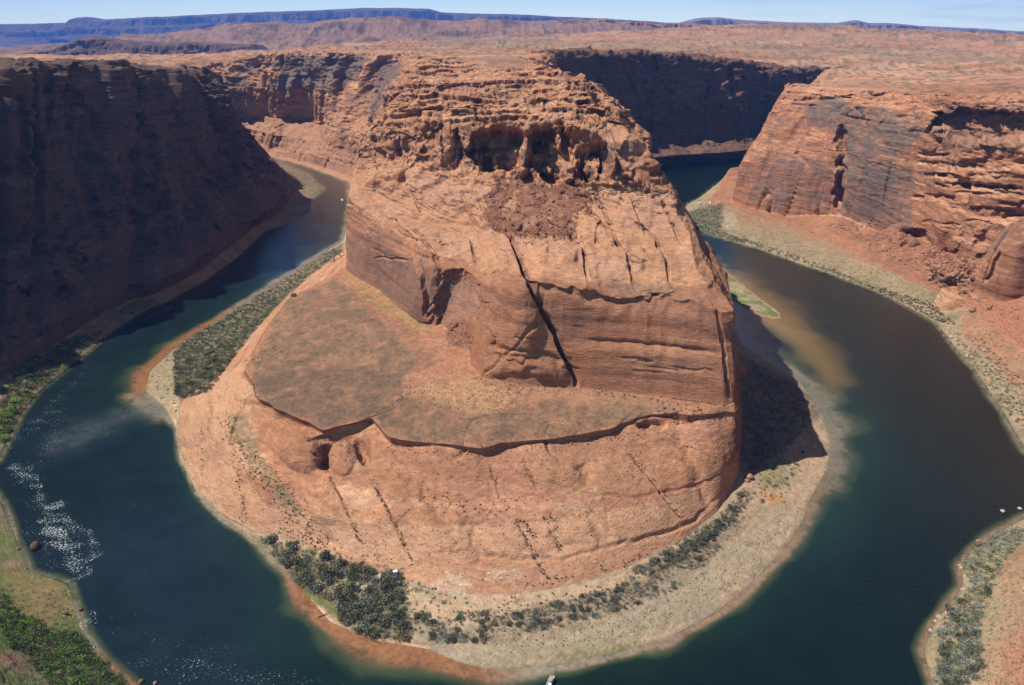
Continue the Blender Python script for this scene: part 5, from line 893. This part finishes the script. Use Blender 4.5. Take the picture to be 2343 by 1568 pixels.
ZONES = [  # polygon on the photo, count, size range (m), kinds, label, group, min spacing, clumping, individuals wanted
 ([(400, 795), (520, 722), (640, 645), (778, 562), (788, 585), (710, 628), (640, 690), (575, 765), (515, 845), (480, 893), (420, 915), (398, 900)], 1500, (1.6, 3.0), ['dark', 'grey', 'dark', 'olive'],
  '', 'thicket shrubs along the left inner bank', 2.4, None, 34),
 ([(585, 1225), (700, 1255), (800, 1290), (915, 1315), (935, 1370), (880, 1385), (800, 1395), (740, 1370), (690, 1345), (640, 1290)], 250, (1.3, 3.9), ['dark', 'olive', 'dark', 'grey', 'bluegrey', 'grey', 'brown'],
  '', 'thicket shrubs below the apron', 7, None, 62),
 ([(775, 1385), (850, 1375), (930, 1400), (935, 1465), (860, 1462), (780, 1425)], 120, (1.2, 3.8), ['dark', 'grey', 'bluegrey', 'olive', 'brown', 'grey'],
  '', 'thicket shrubs beside the orange beach', 6, None, 34),
 ([(945, 1400), (1010, 1420), (1050, 1400), (1200, 1395), (1400, 1345), (1480, 1290), (1560, 1250), (1640, 1190), (1700, 1180), (1690, 1230), (1560, 1340), (1420, 1400), (1250, 1440), (1100, 1470), (990, 1470)], 800, (.8, 2.1), ['grey', 'dark', 'grey', 'brown', 'bluegrey'],
  '', 'shrubs scattered over the sandbar', 4, clump(30, .45), 70),
 ([(1440, 1310), (1540, 1250), (1640, 1190), (1700, 1120), (1730, 1130), (1660, 1210), (1560, 1280), (1480, 1320)], 190, (1.2, 2.7), ['grey', 'dark', 'bluegrey'],
  '', 'shrub belt at the right foot of the apron', 5, None, 22),
 ([(1725, 1060), (1800, 1020), (1850, 1010), (1820, 1100), (1790, 1160), (1740, 1150)], 60, (.8, 1.8), ['grey', 'olive', 'bluegrey'],
  '', 'shrubs beside the shadow of the butte', 6, None, 10),
 ([(2210, 1262), (2342, 1195), (2342, 1235), (2290, 1290), (2265, 1350), (2240, 1420), (2245, 1500), (2220, 1568), (2140, 1568), (2150, 1480), (2150, 1420), (2215, 1350)], 480, (1.5, 3.0), ['bluegrey', 'grey', 'olive', 'dark', 'bluegrey'],
  '', 'thicket shrubs along the lower right bank', 5, None, 40),
 ([(2290, 1300), (2342, 1240), (2342, 1568), (2240, 1568), (2260, 1450)], 170, (.5, 1.0), ['bluegrey', 'olive', 'grey'],
  '', 'desert shrubs on the lower right slope', 6, None, 0),
 ([(2180, 760), (2240, 770), (2342, 880), (2342, 990), (2280, 920), (2200, 820)], 190, (1.3, 2.5), ['bluegrey', 'grey', 'olive'],
  '', 'shrubs on the right bank above the curve', 5, None, 0),
 ([(1578, 480), (1650, 466), (1655, 505), (1645, 530), (1750, 560), (1850, 595), (1960, 640), (2140, 700), (2190, 745), (2140, 735), (2050, 684), (1900, 624), (1700, 556), (1595, 534)], 520, (1.5, 2.8), ['dark', 'bluegrey', 'grey', 'dark'],
  '', 'shrubs on the far right bank', 3, None, 0),
 ([(1650, 490), (1750, 520), (1900, 565), (2050, 630), (2170, 680), (2230, 660), (2180, 710), (2050, 665), (1850, 590), (1700, 545)], 330, (.6, 1.3), ['bluegrey', 'olive'],
  '', 'sage shrubs on the right slope', 3, None, 0),
 ([(0, 925), (40, 850), (110, 790), (190, 770), (235, 758), (170, 825), (100, 885), (50, 940), (10, 1020), (0, 1000)], 340, (2.2, 4.4), ['green', 'olive', 'green', 'grey'],
  '', 'green shrubs below the shaded left wall', 5, None, 22),
 ([(270, 720), (300, 690), (350, 690), (370, 700), (325, 722)], 50, (2.0, 3.6), ['olive', 'green'], '', 'shrubs on the small left spit', 5, None, 0),
 ([(0, 1340), (40, 1400), (120, 1440), (180, 1450), (225, 1510), (290, 1568), (120, 1568), (60, 1500), (0, 1470)], 460, (1.4, 3.2), ['dark', 'green', 'olive', 'green'],
  '', 'thicket shrubs at the lower left corner', 4, clump(30, 1.0), 8),
 ([(0, 1330), (60, 1350), (160, 1345), (190, 1440), (280, 1568), (0, 1568)], 420, (.4, 1.0), ['bluegrey', 'green'], '', 'sage tufts at the lower left corner', 4, None, 0),
 ([(895, 1318), (1000, 1340), (1020, 1400), (960, 1455), (920, 1462), (900, 1400)], 70, (.8, 2.2), ['dark', 'grey', 'olive'],
  '', 'loose shrubs at the edge of the thicket', 5, None, 0),
 ([(640, 1180), (760, 1230), (930, 1290), (940, 1320), (800, 1290), (620, 1240)], 60, (.6, 1.6), ['dark', 'grey', 'olive'],
  '', 'loose shrubs on the foot of the apron', 5, None, 0),
 ([(340, 850), (405, 800), (425, 900), (415, 960), (370, 925)], 80, (.5, 1.5), ['dark', 'grey', 'olive'],
  '', 'loose shrubs on the left gravel bar', 4, None, 0),
 ([(1700, 960), (1740, 850), (1800, 880), (1870, 940), (1800, 1010), (1720, 1080), (1700, 1070)], 200, (1.0, 2.2), ['dark', 'grey'],  # shrubs added to darken the ground in the butte's shadow
  '', 'added shrubs darkening the shadow of the butte', 4, None, 0),
 ([(590, 525), (650, 478), (720, 470), (715, 488), (640, 520)], 50, (.8, 1.8), ['olive', 'grey'], '', 'shrubs on the pale bar', 4, None, 0),
 ([(1620, 620), (1680, 640), (1740, 680), (1780, 715), (1775, 728), (1700, 700), (1640, 660)], 60, (.4, .9), ['green', 'olive'], '', 'plants on the right bar', 4, None, 0),
]
PLACE = ['thicket by the left river arm', 'thicket under the apron', 'thicket by the orange beach', 'open sandbar', 'belt right of the apron', 'bar beside the shadow', 'lower right thicket', '', '', '', '',
         'bank under the shaded wall', '', 'lower left thicket', '', '', '', '', '', '', '']
def place_shrubs():
    for zi, (poly_, n, (s0, s1), kinds, label, group, mind, acc, want) in enumerate(ZONES):
        pts = sample_poly(poly_, n, rg_, mind, accept=acc); items = []
        for a, b_ in pts:
            g = ground(a, b_)
            if g is None or g[2] < .15: continue
            s = rg_.uniform(s0, s1)*rg_.uniform(.8, 1.1); items.append((s/np.linalg.norm(g-[0, 0, 300]), s, g, kinds[rg_.integers(len(kinds))], a))
        lo_, hi_ = np.percentile([q[0] for q in pts], [33, 67]); ADJ = {'dark': 'dark green', 'grey': 'grey', 'olive': 'olive', 'green': 'bright green', 'bluegrey': 'pale grey green', 'brown': 'brown'}
        items.sort(key=lambda q: -q[0]); single, rest = items[:want], items[want:]
        med = np.median([q[1] for q in single]) if single else 0; zm = np.median([q[2][2] for q in single]) if single else 0
        for _, s, g, kd, a in single:
            pos = ('left' if a < lo_ else ('right' if a > hi_ else 'middle'))+(' river side' if g[2] < zm else ' rock side')
            o = bpy.data.objects.new('shrub', proto(kd, int(rg_.integers(4)))); SC.collection.objects.link(o)
            o.location = (g[0], g[1], g[2]-.1*s); o.scale = (s, s*rg_.uniform(.85, 1.15), s*rg_.uniform(.75, 1.05)); o.rotation_euler = (0, 0, rg_.uniform(0, 6.28))
            tag(o, None, '%s %s shrub, %s of the %s' % ('larger' if s > med else 'smaller', ADJ[kd], pos, PLACE[zi]), 'shrub', '%s (%s %s %s)' % (group, 'larger' if s > med else 'smaller', ADJ[kd], pos))
        if rest:
            qs = []; cs = []
            for _, s, g, kd, a in rest:
                nf = int(np.clip(s/np.linalg.norm(g-[0, 0, 300])*26000, 24, 110)); lf = .95/np.sqrt(nf)
                q, c = bush_arrays(nf, s, s*.9, int(rg_.integers(1e6)), KINDS[kd], s*lf*1.25, 3); qs.append(q+g-[0, 0, .1*s]); cs.append(c*rg_.uniform(.6, 1.55))
            V = np.concatenate(qs).reshape(-1, 3); C = np.concatenate(cs).reshape(-1, 3)
            tag(mesh_np('shrub_cover', V, np.arange(len(V)).reshape(-1, 4), LEAF, C, smooth=False), 'stuff')
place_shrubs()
# tufts rooted in the joints of the apron and dotted over the bench
pts = []
def jit(line, n, w):
    line = np.array(line, float); seg = np.hypot(*np.diff(line, axis=0).T); c = np.r_[0, np.cumsum(seg)]
    t = rg_.uniform(0, c[-1], n); return [(np.interp(u, c, line[:, 0])+rg_.normal(0, w), np.interp(u, c, line[:, 1])+rg_.normal(0, w), rg_.uniform(.35, .8)) for u in t]
for ln, n, wd in [([(460, 980), (462, 1090)], 26, 1.5), ([(535, 1030), (548, 1120), (560, 1200)], 60, 4), ([(560, 1040), (620, 1110), (690, 1180)], 190, 14), ([(510, 960), (560, 1040)], 70, 10), ([(740, 1060), (790, 1160), (830, 1250)], 60, 2), ([(840, 1080), (900, 1190), (945, 1290)], 70, 2),
                  ([(1120, 1060), (1150, 1150)], 22, 2), ([(1180, 1190), (1240, 1300), (1262, 1340)], 55, 2), ([(1196, 1188), (1225, 1230)], 20, 2), ([(1235, 1170), (1290, 1270)], 40, 2), ([(1255, 1170), (1275, 1210)], 14, 2), ([(1440, 1040), (1500, 1110), (1560, 1190)], 60, 2.5), ([(1195, 1050), (1230, 1120)], 22, 2),
                  ([(1100, 870), (1200, 888), (1330, 895), (1480, 912), (1600, 930)], 110, 4), ([(900, 920), (940, 900), (860, 945)], 20, 3), ([(950, 1130), (1100, 1165), (1190, 1150)], 60, 10), ([(1200, 1340), (1400, 1300), (1540, 1240)], 50, 4), ([(1660, 1060), (1500, 990)], 25, 8), ([(660, 1180), (760, 1280)], 120, 14),
                  ([(560, 830), (640, 800)], 20, 8)]:
    pts += jit(ln, n, wd)
for poly_, n, sz in [([(560, 1080), (1000, 1150), (1250, 1130), (1560, 1130), (1600, 1200), (1400, 1280), (1150, 1350), (900, 1290), (600, 1200)], 330, (.3, .6)), ([(960, 870), (1200, 900), (1150, 940), (960, 930), (900, 860)], 190, (.3, .6)), ([(700, 700), (900, 740), (950, 880), (750, 960), (590, 890)], 200, (.2, .4)),
                     ([(860, 1040), (1300, 1040), (1480, 1000), (1500, 1090), (1200, 1120), (900, 1100)], 170, (.3, .6)), ([(800, 640), (860, 660), (1000, 760), (960, 780), (840, 690)], 90, (.25, .45)), ([(1250, 920), (1500, 930), (1480, 955), (1250, 990)], 90, (.25, .5)),
                     ([(950, 1340), (1150, 1370), (1400, 1330), (1380, 1350), (1180, 1395), (1000, 1400)], 60, (.3, .8)), ([(1100, 1440), (1500, 1380), (1800, 1170), (1840, 1180), (1640, 1380), (1400, 1470), (1100, 1500)], 420, (.2, .5))]:
    pts += [(a, b_, rg_.uniform(*sz)) for a, b_ in sample_poly(poly_, n, rg_)]
qs = []; cs = []
for a, b_, s in pts:
    g = ground(a, b_)
    if g is None or g[2] < .2: continue
    q, c = bush_arrays(16, s, s*.9, int(rg_.integers(1e6)), KINDS[['dark', 'grey', 'olive'][rg_.integers(3)]], s*.42, 3); qs.append(q+g); cs.append(c)
V = np.concatenate(qs).reshape(-1, 3); C = np.concatenate(cs).reshape(-1, 3)
tag(mesh_np('desert_tufts', V, np.arange(len(V)).reshape(-1, 4), LEAF, C, smooth=False), 'stuff')
tick('veg')
# ------------------------------------------------------------------ boulders
import bmesh
_bm = bmesh.new(); bmesh.ops.create_icosphere(_bm, subdivisions=3, radius=1); ICV = np.array([v.co[:] for v in _bm.verts]); ICF = np.array([[v.index for v in f.verts] for f in _bm.faces]); _bm.free()
_bm = bmesh.new(); bmesh.ops.create_icosphere(_bm, subdivisions=1, radius=1); LOV = np.array([v.co[:] for v in _bm.verts]); LOF = np.array([[v.index for v in f.verts] for f in _bm.faces]); _bm.free()
def boulder_v(base, seed, size):
    g = np.random.default_rng(seed); V = base.copy()
    for k in range(7):                       # planes that cut facets
        d = g.normal(size=3); d /= np.linalg.norm(d); c = g.uniform(.55, .85); h = V@d; V = V-np.maximum(h-c, 0)[:, None]*d
    V = V*(1+.10*fbm(V[:, 0]*1.7+seed, V[:, 1]*1.7, V[:, 2]*1.7, 3, seed % 97)[:, None])*g.uniform(.75, 1.25, 3)*[1, 1, .75]
    return V*size
def stone_col(V, seed, base):
    return base*(1+.25*fbm(V[:, 0]*2, V[:, 1]*2, V[:, 2]*2+seed, 3, 5))[:, None]
STONE = rock_material('boulder_stone', .5, 1.6, .3)
def boulder(px, py, size, base, label, group=None, seed=0, z=None):
    g = np.array(U(px, py, z)) if z is not None else ground(px, py)
    if g is None: return
    V = boulder_v(ICV, seed, size); o = mesh_np('boulder', V, ICF, STONE, stone_col(V/size, seed, np.array(base)), smooth=False)
    o.location = tuple(g+[0, 0, size*.2]); tag(o, None, label, 'boulder', group)
DK = (.14, .075, .05); LT = (.42, .27, .18); WH = (.55, .45, .36)
boulder(80, 1252, 3.6, DK, 'largest dark brown boulder standing in the shallows near the left bank', seed=1, z=.3)
boulder(42, 1257, 1.7, (.25, .15, .10), 'small brown boulder between the largest one in the water and the left bank', seed=2, z=.2)
boulder(26, 1270, 1.5, DK, 'small dark boulder at the left waterline', seed=3, z=.1)
boulder(184, 1396, 1.5, DK, 'dark boulder off the lower left bank beside a patch of white water', seed=4, z=.1)
boulder(151, 1404, 1.9, (.20, .12, .09), 'reddish boulder on the gravel of the lower left bank', seed=5)
boulder(323, 1560, 1.8, (.22, .15, .10), 'brown boulder in the water at the bottom edge left of the middle', seed=6, z=.1)
boulder(355, 1563, 1.3, LT, 'pale flat boulder in the water at the bottom edge', seed=16, z=.1)
boulder(2293, 1171, 1.6, WH, 'long pale rock breaking the surface near the lower right bank', seed=7, z=.1)
boulder(2332, 1165, 1.4, WH, 'pale rock in the water at the right edge', seed=8, z=.1)
boulder(2237, 1238, 1.1, LT, 'small tan rock in the water just off the lower right thicket', seed=9, z=.1)
boulder(1713, 1092, 3.4, (.46, .24, .13), 'tall orange slab of rock at the edge of the shadow of the butte', seed=10)
boulder(1706, 1100, 2.2, (.42, .22, .12), 'lower orange rock leaning by the tall orange slab', seed=11)
boulder(2222, 712, 4.4, (.34, .17, .10), 'angular red block on the right talus slope', seed=12)
boulder(2262, 705, 3.4, (.32, .16, .10), 'rounded red block right of the angular one on the talus slope', seed=13)
boulder(2090, 560, 9, (.30, .15, .09), 'huge red block below the dark recess of the right wall', seed=14)
boulder(1187, 520, 5.0, (.25, .12, .075), 'largest dark boulder at the foot of the rubble on the butte shelf', seed=15)
boulder(1230, 512, 2.8, (.28, .15, .10), 'medium boulder right of the largest one on the rubble', seed=17)
boulder(672, 677, 3.2, (.09, .05, .04), 'dark boulder at the left rim of the bench', seed=18)
boulder(1045, 742, 3.0, (.26, .13, .09), 'block on top of the rockfall below the slab scar', seed=19)
for k, (a, b_) in enumerate([(800, 1335), (820, 1338), (868, 1320), (770, 1345), (835, 1345)]):
    boulder(a, b_, rg_.uniform(1.6, 2.8), (.46, .36, .26), 'pale tan boulder among the dark shrubs below the apron', 'pale boulders in the lower left thicket', 30+k)
for k, (a, b_) in enumerate([(1578, 472), (1600, 466), (1624, 464), (1636, 467), (1644, 463)]):
    boulder(a, b_, rg_.uniform(2.0, 3.4), (.6, .5, .4), 'pale rock at the far tip of the right gravel bar', 'pale rocks at the tip of the right bar', 40+k)
for k, (a, b_) in enumerate([(2192, 1290), (2204, 1278), (2214, 1290), (2200, 1300), (2220, 1272), (2206, 1318), (2202, 1350), (2186, 1375), (2160, 1400), (2146, 1412), (2130, 1430), (2140, 1420), (2128, 1445), (2136, 1452)]):
    boulder(a, b_, [1.4, .7, 1.0][k%3], (.48, .34, .25), ['largish','small','middling'][k%3]+' pale boulder on the waterline of the lower right bank, '+('upper' if b_ < 1330 else 'lower')+' stretch', 'pale boulders on the lower right waterline', 50+k)
for k in range(26):
    t_ = rg_.uniform(0, 1); a = np.interp(t_, [0, .35, .7, 1], [2010, 2130, 2185, 2260]); b_ = np.interp(t_, [0, .35, .7, 1], [668, 728, 790, 880])
    boulder(a+rg_.uniform(0, 16), b_+rg_.uniform(-14, 0), rg_.uniform(1.0, 2.2), (.50, .36, .25), 'pale boulder on the waterline of the right bank above the curve', 'pale boulders along the right bank', 70+k)
for k, (a, b_) in enumerate([(30, 1180), (35, 1200), (22, 1215), (60, 1300), (90, 1320), (150, 1330), (205, 1460), (215, 1480), (240, 1500), (262, 1520), (275, 1535), (172, 1375), (188, 1420), (10, 1150)]):
    boulder(a, b_, rg_.uniform(.6, 1.3), (.30, .20, .14), 'brown stone on the lower left waterline, '+('above' if b_ < 1310 else 'below')+' the rapids', 'brown stones on the lower left waterline, '+('above' if b_ < 1310 else 'below')+' the rapids', 110+k)
def rubble(name, regions, seed):
    g = np.random.default_rng(seed); Vs = []; Fs = []; Cs = []; off = 0
    for poly_, n, (s0, s1), col in regions:
        for a, b_ in sample_poly(poly_, n, g):
            p = ground(a, b_)
            if p is None: continue
            s = s0*(s1/s0)**(g.uniform()**2.2); V = boulder_v(LOV, int(g.integers(1e5)), s)+p; Vs.append(V); Fs.append(LOF+off); off += len(V); Cs.append(np.tile(np.array(col)*g.uniform(.7, 1.4), (len(V), 1)))
    tag(mesh_np(name, np.concatenate(Vs), np.concatenate(Fs), STONE, np.concatenate(Cs), smooth=False), 'stuff')
RB = (.24, .12, .075)
rubble('rubble_on_shelf', [([(1190, 400), (1240, 425), (1330, 415), (1340, 470), (1310, 500), (1340, 560), (1190, 560), (1110, 510), (1110, 440)], 650, (.5, 2.2), RB), ([(1090, 420), (1500, 440), (1560, 560), (1100, 600), (900, 480)], 160, (.4, 1.3), RB),
                   ([(1330, 400), (1500, 430), (1500, 450), (1340, 450)], 160, (.8, 3.0), (.32, .17, .10))], 901)
rubble('rockfall_rubble', [([(1020, 745), (1060, 730), (1085, 765), (1075, 800), (1035, 790)], 260, (.5, 2.0), (.30, .16, .11)), ([(700, 1000), (860, 1010), (820, 1060), (720, 1050)], 80, (.4, 1.2), RB), ([(880, 1010), (1480, 975), (1480, 1000), (1100, 1045), (890, 1035)], 420, (.3, 1.1), RB),
                   ([(1490, 930), (1680, 940), (1680, 960), (1500, 975)], 120, (.4, 1.6), RB)], 902)
rubble('talus_rubble', [([(1850, 520), (1960, 540), (2060, 600), (2170, 660), (2200, 640), (2140, 560), (2000, 500)], 900, (.6, 3.2), (.33, .165, .10)), ([(2120, 560), (2240, 600), (2220, 680), (2130, 650)], 200, (1.5, 5), (.33, .17, .10)), ([(2180, 690), (2342, 700), (2342, 860), (2230, 760)], 420, (.4, 1.8), (.35, .18, .11)),
                        ([(2020, 640), (2140, 700), (2220, 780), (2342, 960), (2342, 1000), (2180, 790), (2000, 655)], 420, (.4, 1.1), (.48, .34, .25)), ([(1700, 540), (1900, 600), (1990, 640), (1850, 600)], 200, (.6, 1.4), (.46, .32, .22)), ([(2240, 1480), (2342, 1260), (2342, 1568), (2240, 1568)], 260, (.2, .7), (.40, .24, .16))], 903)
rubble('bank_stones', [([(0, 1150), (40, 1230), (70, 1310), (180, 1340), (200, 1440), (300, 1568), (240, 1568), (150, 1450), (130, 1380), (0, 1300)], 420, (.2, .7), (.36, .27, .19)), ([(800, 410), (700, 372), (570, 345), (560, 355), (720, 395)], 60, (.8, 2.0), LT),
                       ([(940, 1340), (1200, 1380), (1700, 1220), (1840, 1150), (1700, 1360), (1300, 1500), (1060, 1510)], 700, (.12, .4), (.45, .35, .25)), ([(820, 640), (960, 745), (1000, 780)], 60, (.3, 1.0), LT)], 904)
# ------------------------------------------------------------------ driftwood, hut, boats
def flat_mat(name, col, rough=.6, metal=0):
    m, t, b = node_mat(name); n = t.nodes.new('ShaderNodeTexNoise'); n.inputs['Scale'].default_value = 6; n.inputs['Detail'].default_value = 5
    r = t.nodes.new('ShaderNodeMapRange'); r.inputs[3].default_value = .8; r.inputs[4].default_value = 1.15; mu = t.nodes.new('ShaderNodeVectorMath'); mu.operation = 'SCALE'; mu.inputs[0].default_value = col
    t.links.new(n.outputs[0], r.inputs[0]); t.links.new(r.outputs[0], mu.inputs['Scale']); t.links.new(mu.outputs[0], b.inputs['Base Color']); b.inputs['Roughness'].default_value = rough; b.inputs['Metallic'].default_value = metal; return m
M_WHITE = flat_mat('white_paint', (.75, .78, .80), .4); M_TAN = flat_mat('tan_canvas', (.38, .30, .21), .9); M_GREY = flat_mat('grey_metal', (.25, .26, .27), .4, .6); M_ORNG = flat_mat('orange_paint', (.65, .22, .06), .6)
M_DARK = flat_mat('dark_rubber', (.03, .03, .035), .6); M_WOOD = flat_mat('weathered_wood', (.11, .075, .05), .9); M_BLUE = flat_mat('pale_blue_tube', (.45, .62, .72), .45)
def tube(bm, pts, rad, n=10):
    prev = None
    for k, p in enumerate(pts):
        p = mathutils.Vector(p); a = mathutils.Vector(pts[max(0, k-1)]); b_ = mathutils.Vector(pts[min(len(pts)-1, k+1)]); d = (b_-a).normalized()
        up = mathutils.Vector((0, 0, 1)) if abs(d.z) < .9 else mathutils.Vector((1, 0, 0)); u = d.cross(up).normalized(); v = d.cross(u); r = rad[k] if hasattr(rad, '__len__') else rad
        ring = [bm.verts.new(p+u*cos(t_)*r+v*sin(t_)*r) for t_ in [2*pi*i/n for i in range(n)]]
        if prev: [bm.faces.new((prev[i], prev[(i+1) % n], ring[(i+1) % n], ring[i])) for i in range(n)]
        else: bm.faces.new(ring[::-1])
        prev = ring
    bm.faces.new(prev)
def box(bm, c, s, bev=0):
    r = bmesh.ops.create_cube(bm, size=1); bmesh.ops.scale(bm, vec=s, verts=r['verts']); bmesh.ops.translate(bm, vec=c, verts=r['verts'])
    if bev: bmesh.ops.bevel(bm, geom=list({e for v in r['verts'] for e in v.link_edges}), offset=bev, segments=2, affect='EDGES')
def part(name, fn, mat, parent=None):
    bm = bmesh.new(); fn(bm); me = bpy.data.meshes.new(name); bm.to_mesh(me); bm.free(); me.materials.append(mat); o = bpy.data.objects.new(name, me); SC.collection.objects.link(o); o.parent = parent; return o
def root(name, loc, rz, label, cat, group=None):
    o = bpy.data.objects.new(name, None); SC.collection.objects.link(o); o.location = loc; o.rotation_euler = (0, 0, rz); return tag(o, None, label, cat, group)
for k, (a, b_, L_, lab) in enumerate([(736, 1406, 5, 'dark driftwood log on the narrow orange beach, left of the thicket'), (865, 1472, 6, 'dark driftwood log half in the water below the orange beach')]):
    g = ground(a, b_); g = g if g is not None else np.array(U(a, b_, .3))
    def f(bm):
        tube(bm, [(-L_/2, 0, .25), (-L_/6, .25, .35), (L_/5, .1, .3), (L_/2, -.3, .45)], [.32, .30, .24, .12]); tube(bm, [(L_/8, .1, .3), (L_/4, .8, .7), (L_/3, 1.3, .9)], [.14, .1, .05]); tube(bm, [(-L_/2, 0, .3), (-L_/2-.5, .4, .7)], [.2, .08]); tube(bm, [(-L_/2, 0, .3), (-L_/2-.6, -.4, .5)], [.18, .07])
    o = part('driftwood_log', f, M_WOOD); o.location = (g[0], g[1], max(g[2], 0)); o.rotation_euler = (0, 0, .5-k); tag(o, None, lab, 'driftwood')
g = ground(902, 1312); h = root('camp_toilet_hut', (g[0], g[1], g[2]), .3, 'tiny white and orange hut among the shrubs at the foot of the apron', 'hut')
part('wall', lambda bm: box(bm, (0, 0, 1.1), (2.2, 1.8, 2.2), .03), M_ORNG, h); part('roof', lambda bm: (box(bm, (0, 0, 2.3), (2.7, 2.3, .18), .04), box(bm, (0, .3, 2.48), (1.2, 1.0, .18), .03)), M_WHITE, h); part('door', lambda bm: box(bm, (0, -.93, 1.0), (.85, .06, 1.9), .01), M_WHITE, h)
# open motorboat at the bottom edge
def hull(bm, L_, W_, H_):
    st = [(-.5, .80, .0), (-.3, .95, 0), (0, 1, 0), (.25, .85, .02), (.4, .5, .12), (.5, .04, .35)]; prev = None
    for x_, w_, kz in st:
        ring = [bm.verts.new(q) for q in [(x_*L_, -w_*W_/2, H_+kz*.6), (x_*L_, -w_*W_/2*.86, .12+kz), (x_*L_, 0, -.22+kz), (x_*L_, w_*W_/2*.86, .12+kz), (x_*L_, w_*W_/2, H_+kz*.6), (x_*L_, w_*W_/2*.86, H_+kz*.6-.02), (x_*L_, w_*W_/2*.7, .22+kz*.9), (x_*L_, -w_*W_/2*.7, .22+kz*.9), (x_*L_, -w_*W_/2*.86, H_+kz*.6-.02)]]
        if prev: [bm.faces.new((prev[i], prev[(i+1) % 9], ring[(i+1) % 9], ring[i])) for i in range(9)]
        else: bm.faces.new(ring[::-1])
        prev = ring
    bm.faces.new(prev)
g = U(1260, 1560, 0); b = root('motorboat', (g[0], g[1], 0.05), radians(62), 'small white motorboat with a tan canopy at the bottom edge of the river', 'boat')
part('hull', lambda bm: hull(bm, 7.2, 2.5, .85), M_WHITE, b)
part('canopy', lambda bm: box(bm, (.1, 0, 2.15), (3.4, 2.3, .10), .04), M_TAN, b)
for sx_ in (-1.4, 1.6):
    for sy_ in (-1, 1): part('canopy_post', lambda bm: tube(bm, [(sx_, sy_*1.02, .75), (sx_, sy_*1.0, 2.12)], .04, 6), M_GREY, b)
part('seat', lambda bm: box(bm, (-.9, 0, .55), (.6, 1.6, .45), .05), M_BLUE, b); part('seat', lambda bm: box(bm, (1.0, 0, .55), (.6, 1.5, .45), .05), M_BLUE, b)
part('console', lambda bm: box(bm, (.2, .4, .75), (.5, .7, .9), .05), M_WHITE, b)
part('outboard_motor', lambda bm: (box(bm, (-3.75, 0, .95), (.5, .45, .6), .08), box(bm, (-3.75, 0, .3), (.2, .15, .9), .03)), M_DARK, b)
# large pontoon raft, far up the left arm
g = U(783, 459, 0); b = root('pontoon_raft', (g[0], g[1], .35), radians(115), 'white pontoon raft far up the left river arm beside the butte', 'raft')
for k in (-1, 0, 1):
    part('pontoon', lambda bm: tube(bm, [(-5.5, k*1.5, .1), (-5.0, k*1.5, .1), (4.2, k*1.5, .1), (5.4, k*1.35, .5), (5.8, k*1.3, .8)], [.3, .55, .6, .5, .15], 12), M_BLUE if k else M_WHITE, b)
part('deck', lambda bm: box(bm, (-.6, 0, .78), (5.6, 3.4, .14), .02), M_WHITE, b); part('cargo_box', lambda bm: box(bm, (-.6, 0, 1.15), (2.4, 2.0, .6), .06), M_WHITE, b); part('outboard_motor', lambda bm: box(bm, (-5.6, 0, .7), (.5, .5, .9), .08), M_DARK, b)
part('canopy', lambda bm: box(bm, (.6, 0, 2.2), (3.2, 3.0, .1), .03), M_WHITE, b)
for sx_ in (-.8, 2.0):
    for sy_ in (-1, 1): part('canopy_post', lambda bm: tube(bm, [(sx_, sy_*1.4, .85), (sx_, sy_*1.4, 2.17)], .04, 6), M_GREY, b)
tick('objs')
# ------------------------------------------------------------------ air
m = bpy.data.materials.new('haze'); m.use_nodes = True; t = m.node_tree
t.nodes.remove(t.nodes['Principled BSDF']); vo = t.nodes.new('ShaderNodeVolumePrincipled')
vo.inputs['Color'].default_value = (.13, .34, 1.0, 1); vo.inputs['Density'].default_value = 3.7e-5; vo.inputs['Anisotropy'].default_value = 0.0
t.links.new(vo.outputs[0], t.nodes['Material Output'].inputs['Volume'])
x0, x1, y0, y1, z0, z1 = -27000, 27000, -3000, 28000, -170, 1300
V = np.array([(x, y, z) for x in (x0, x1) for y in (y0, y1) for z in (z0, z1)], float)
Q = np.array([(0, 1, 3, 2), (4, 6, 7, 5), (0, 4, 5, 1), (2, 3, 7, 6), (0, 2, 6, 4), (1, 5, 7, 3)])
tag(mesh_np('haze', V, Q, m, smooth=False), 'stuff')
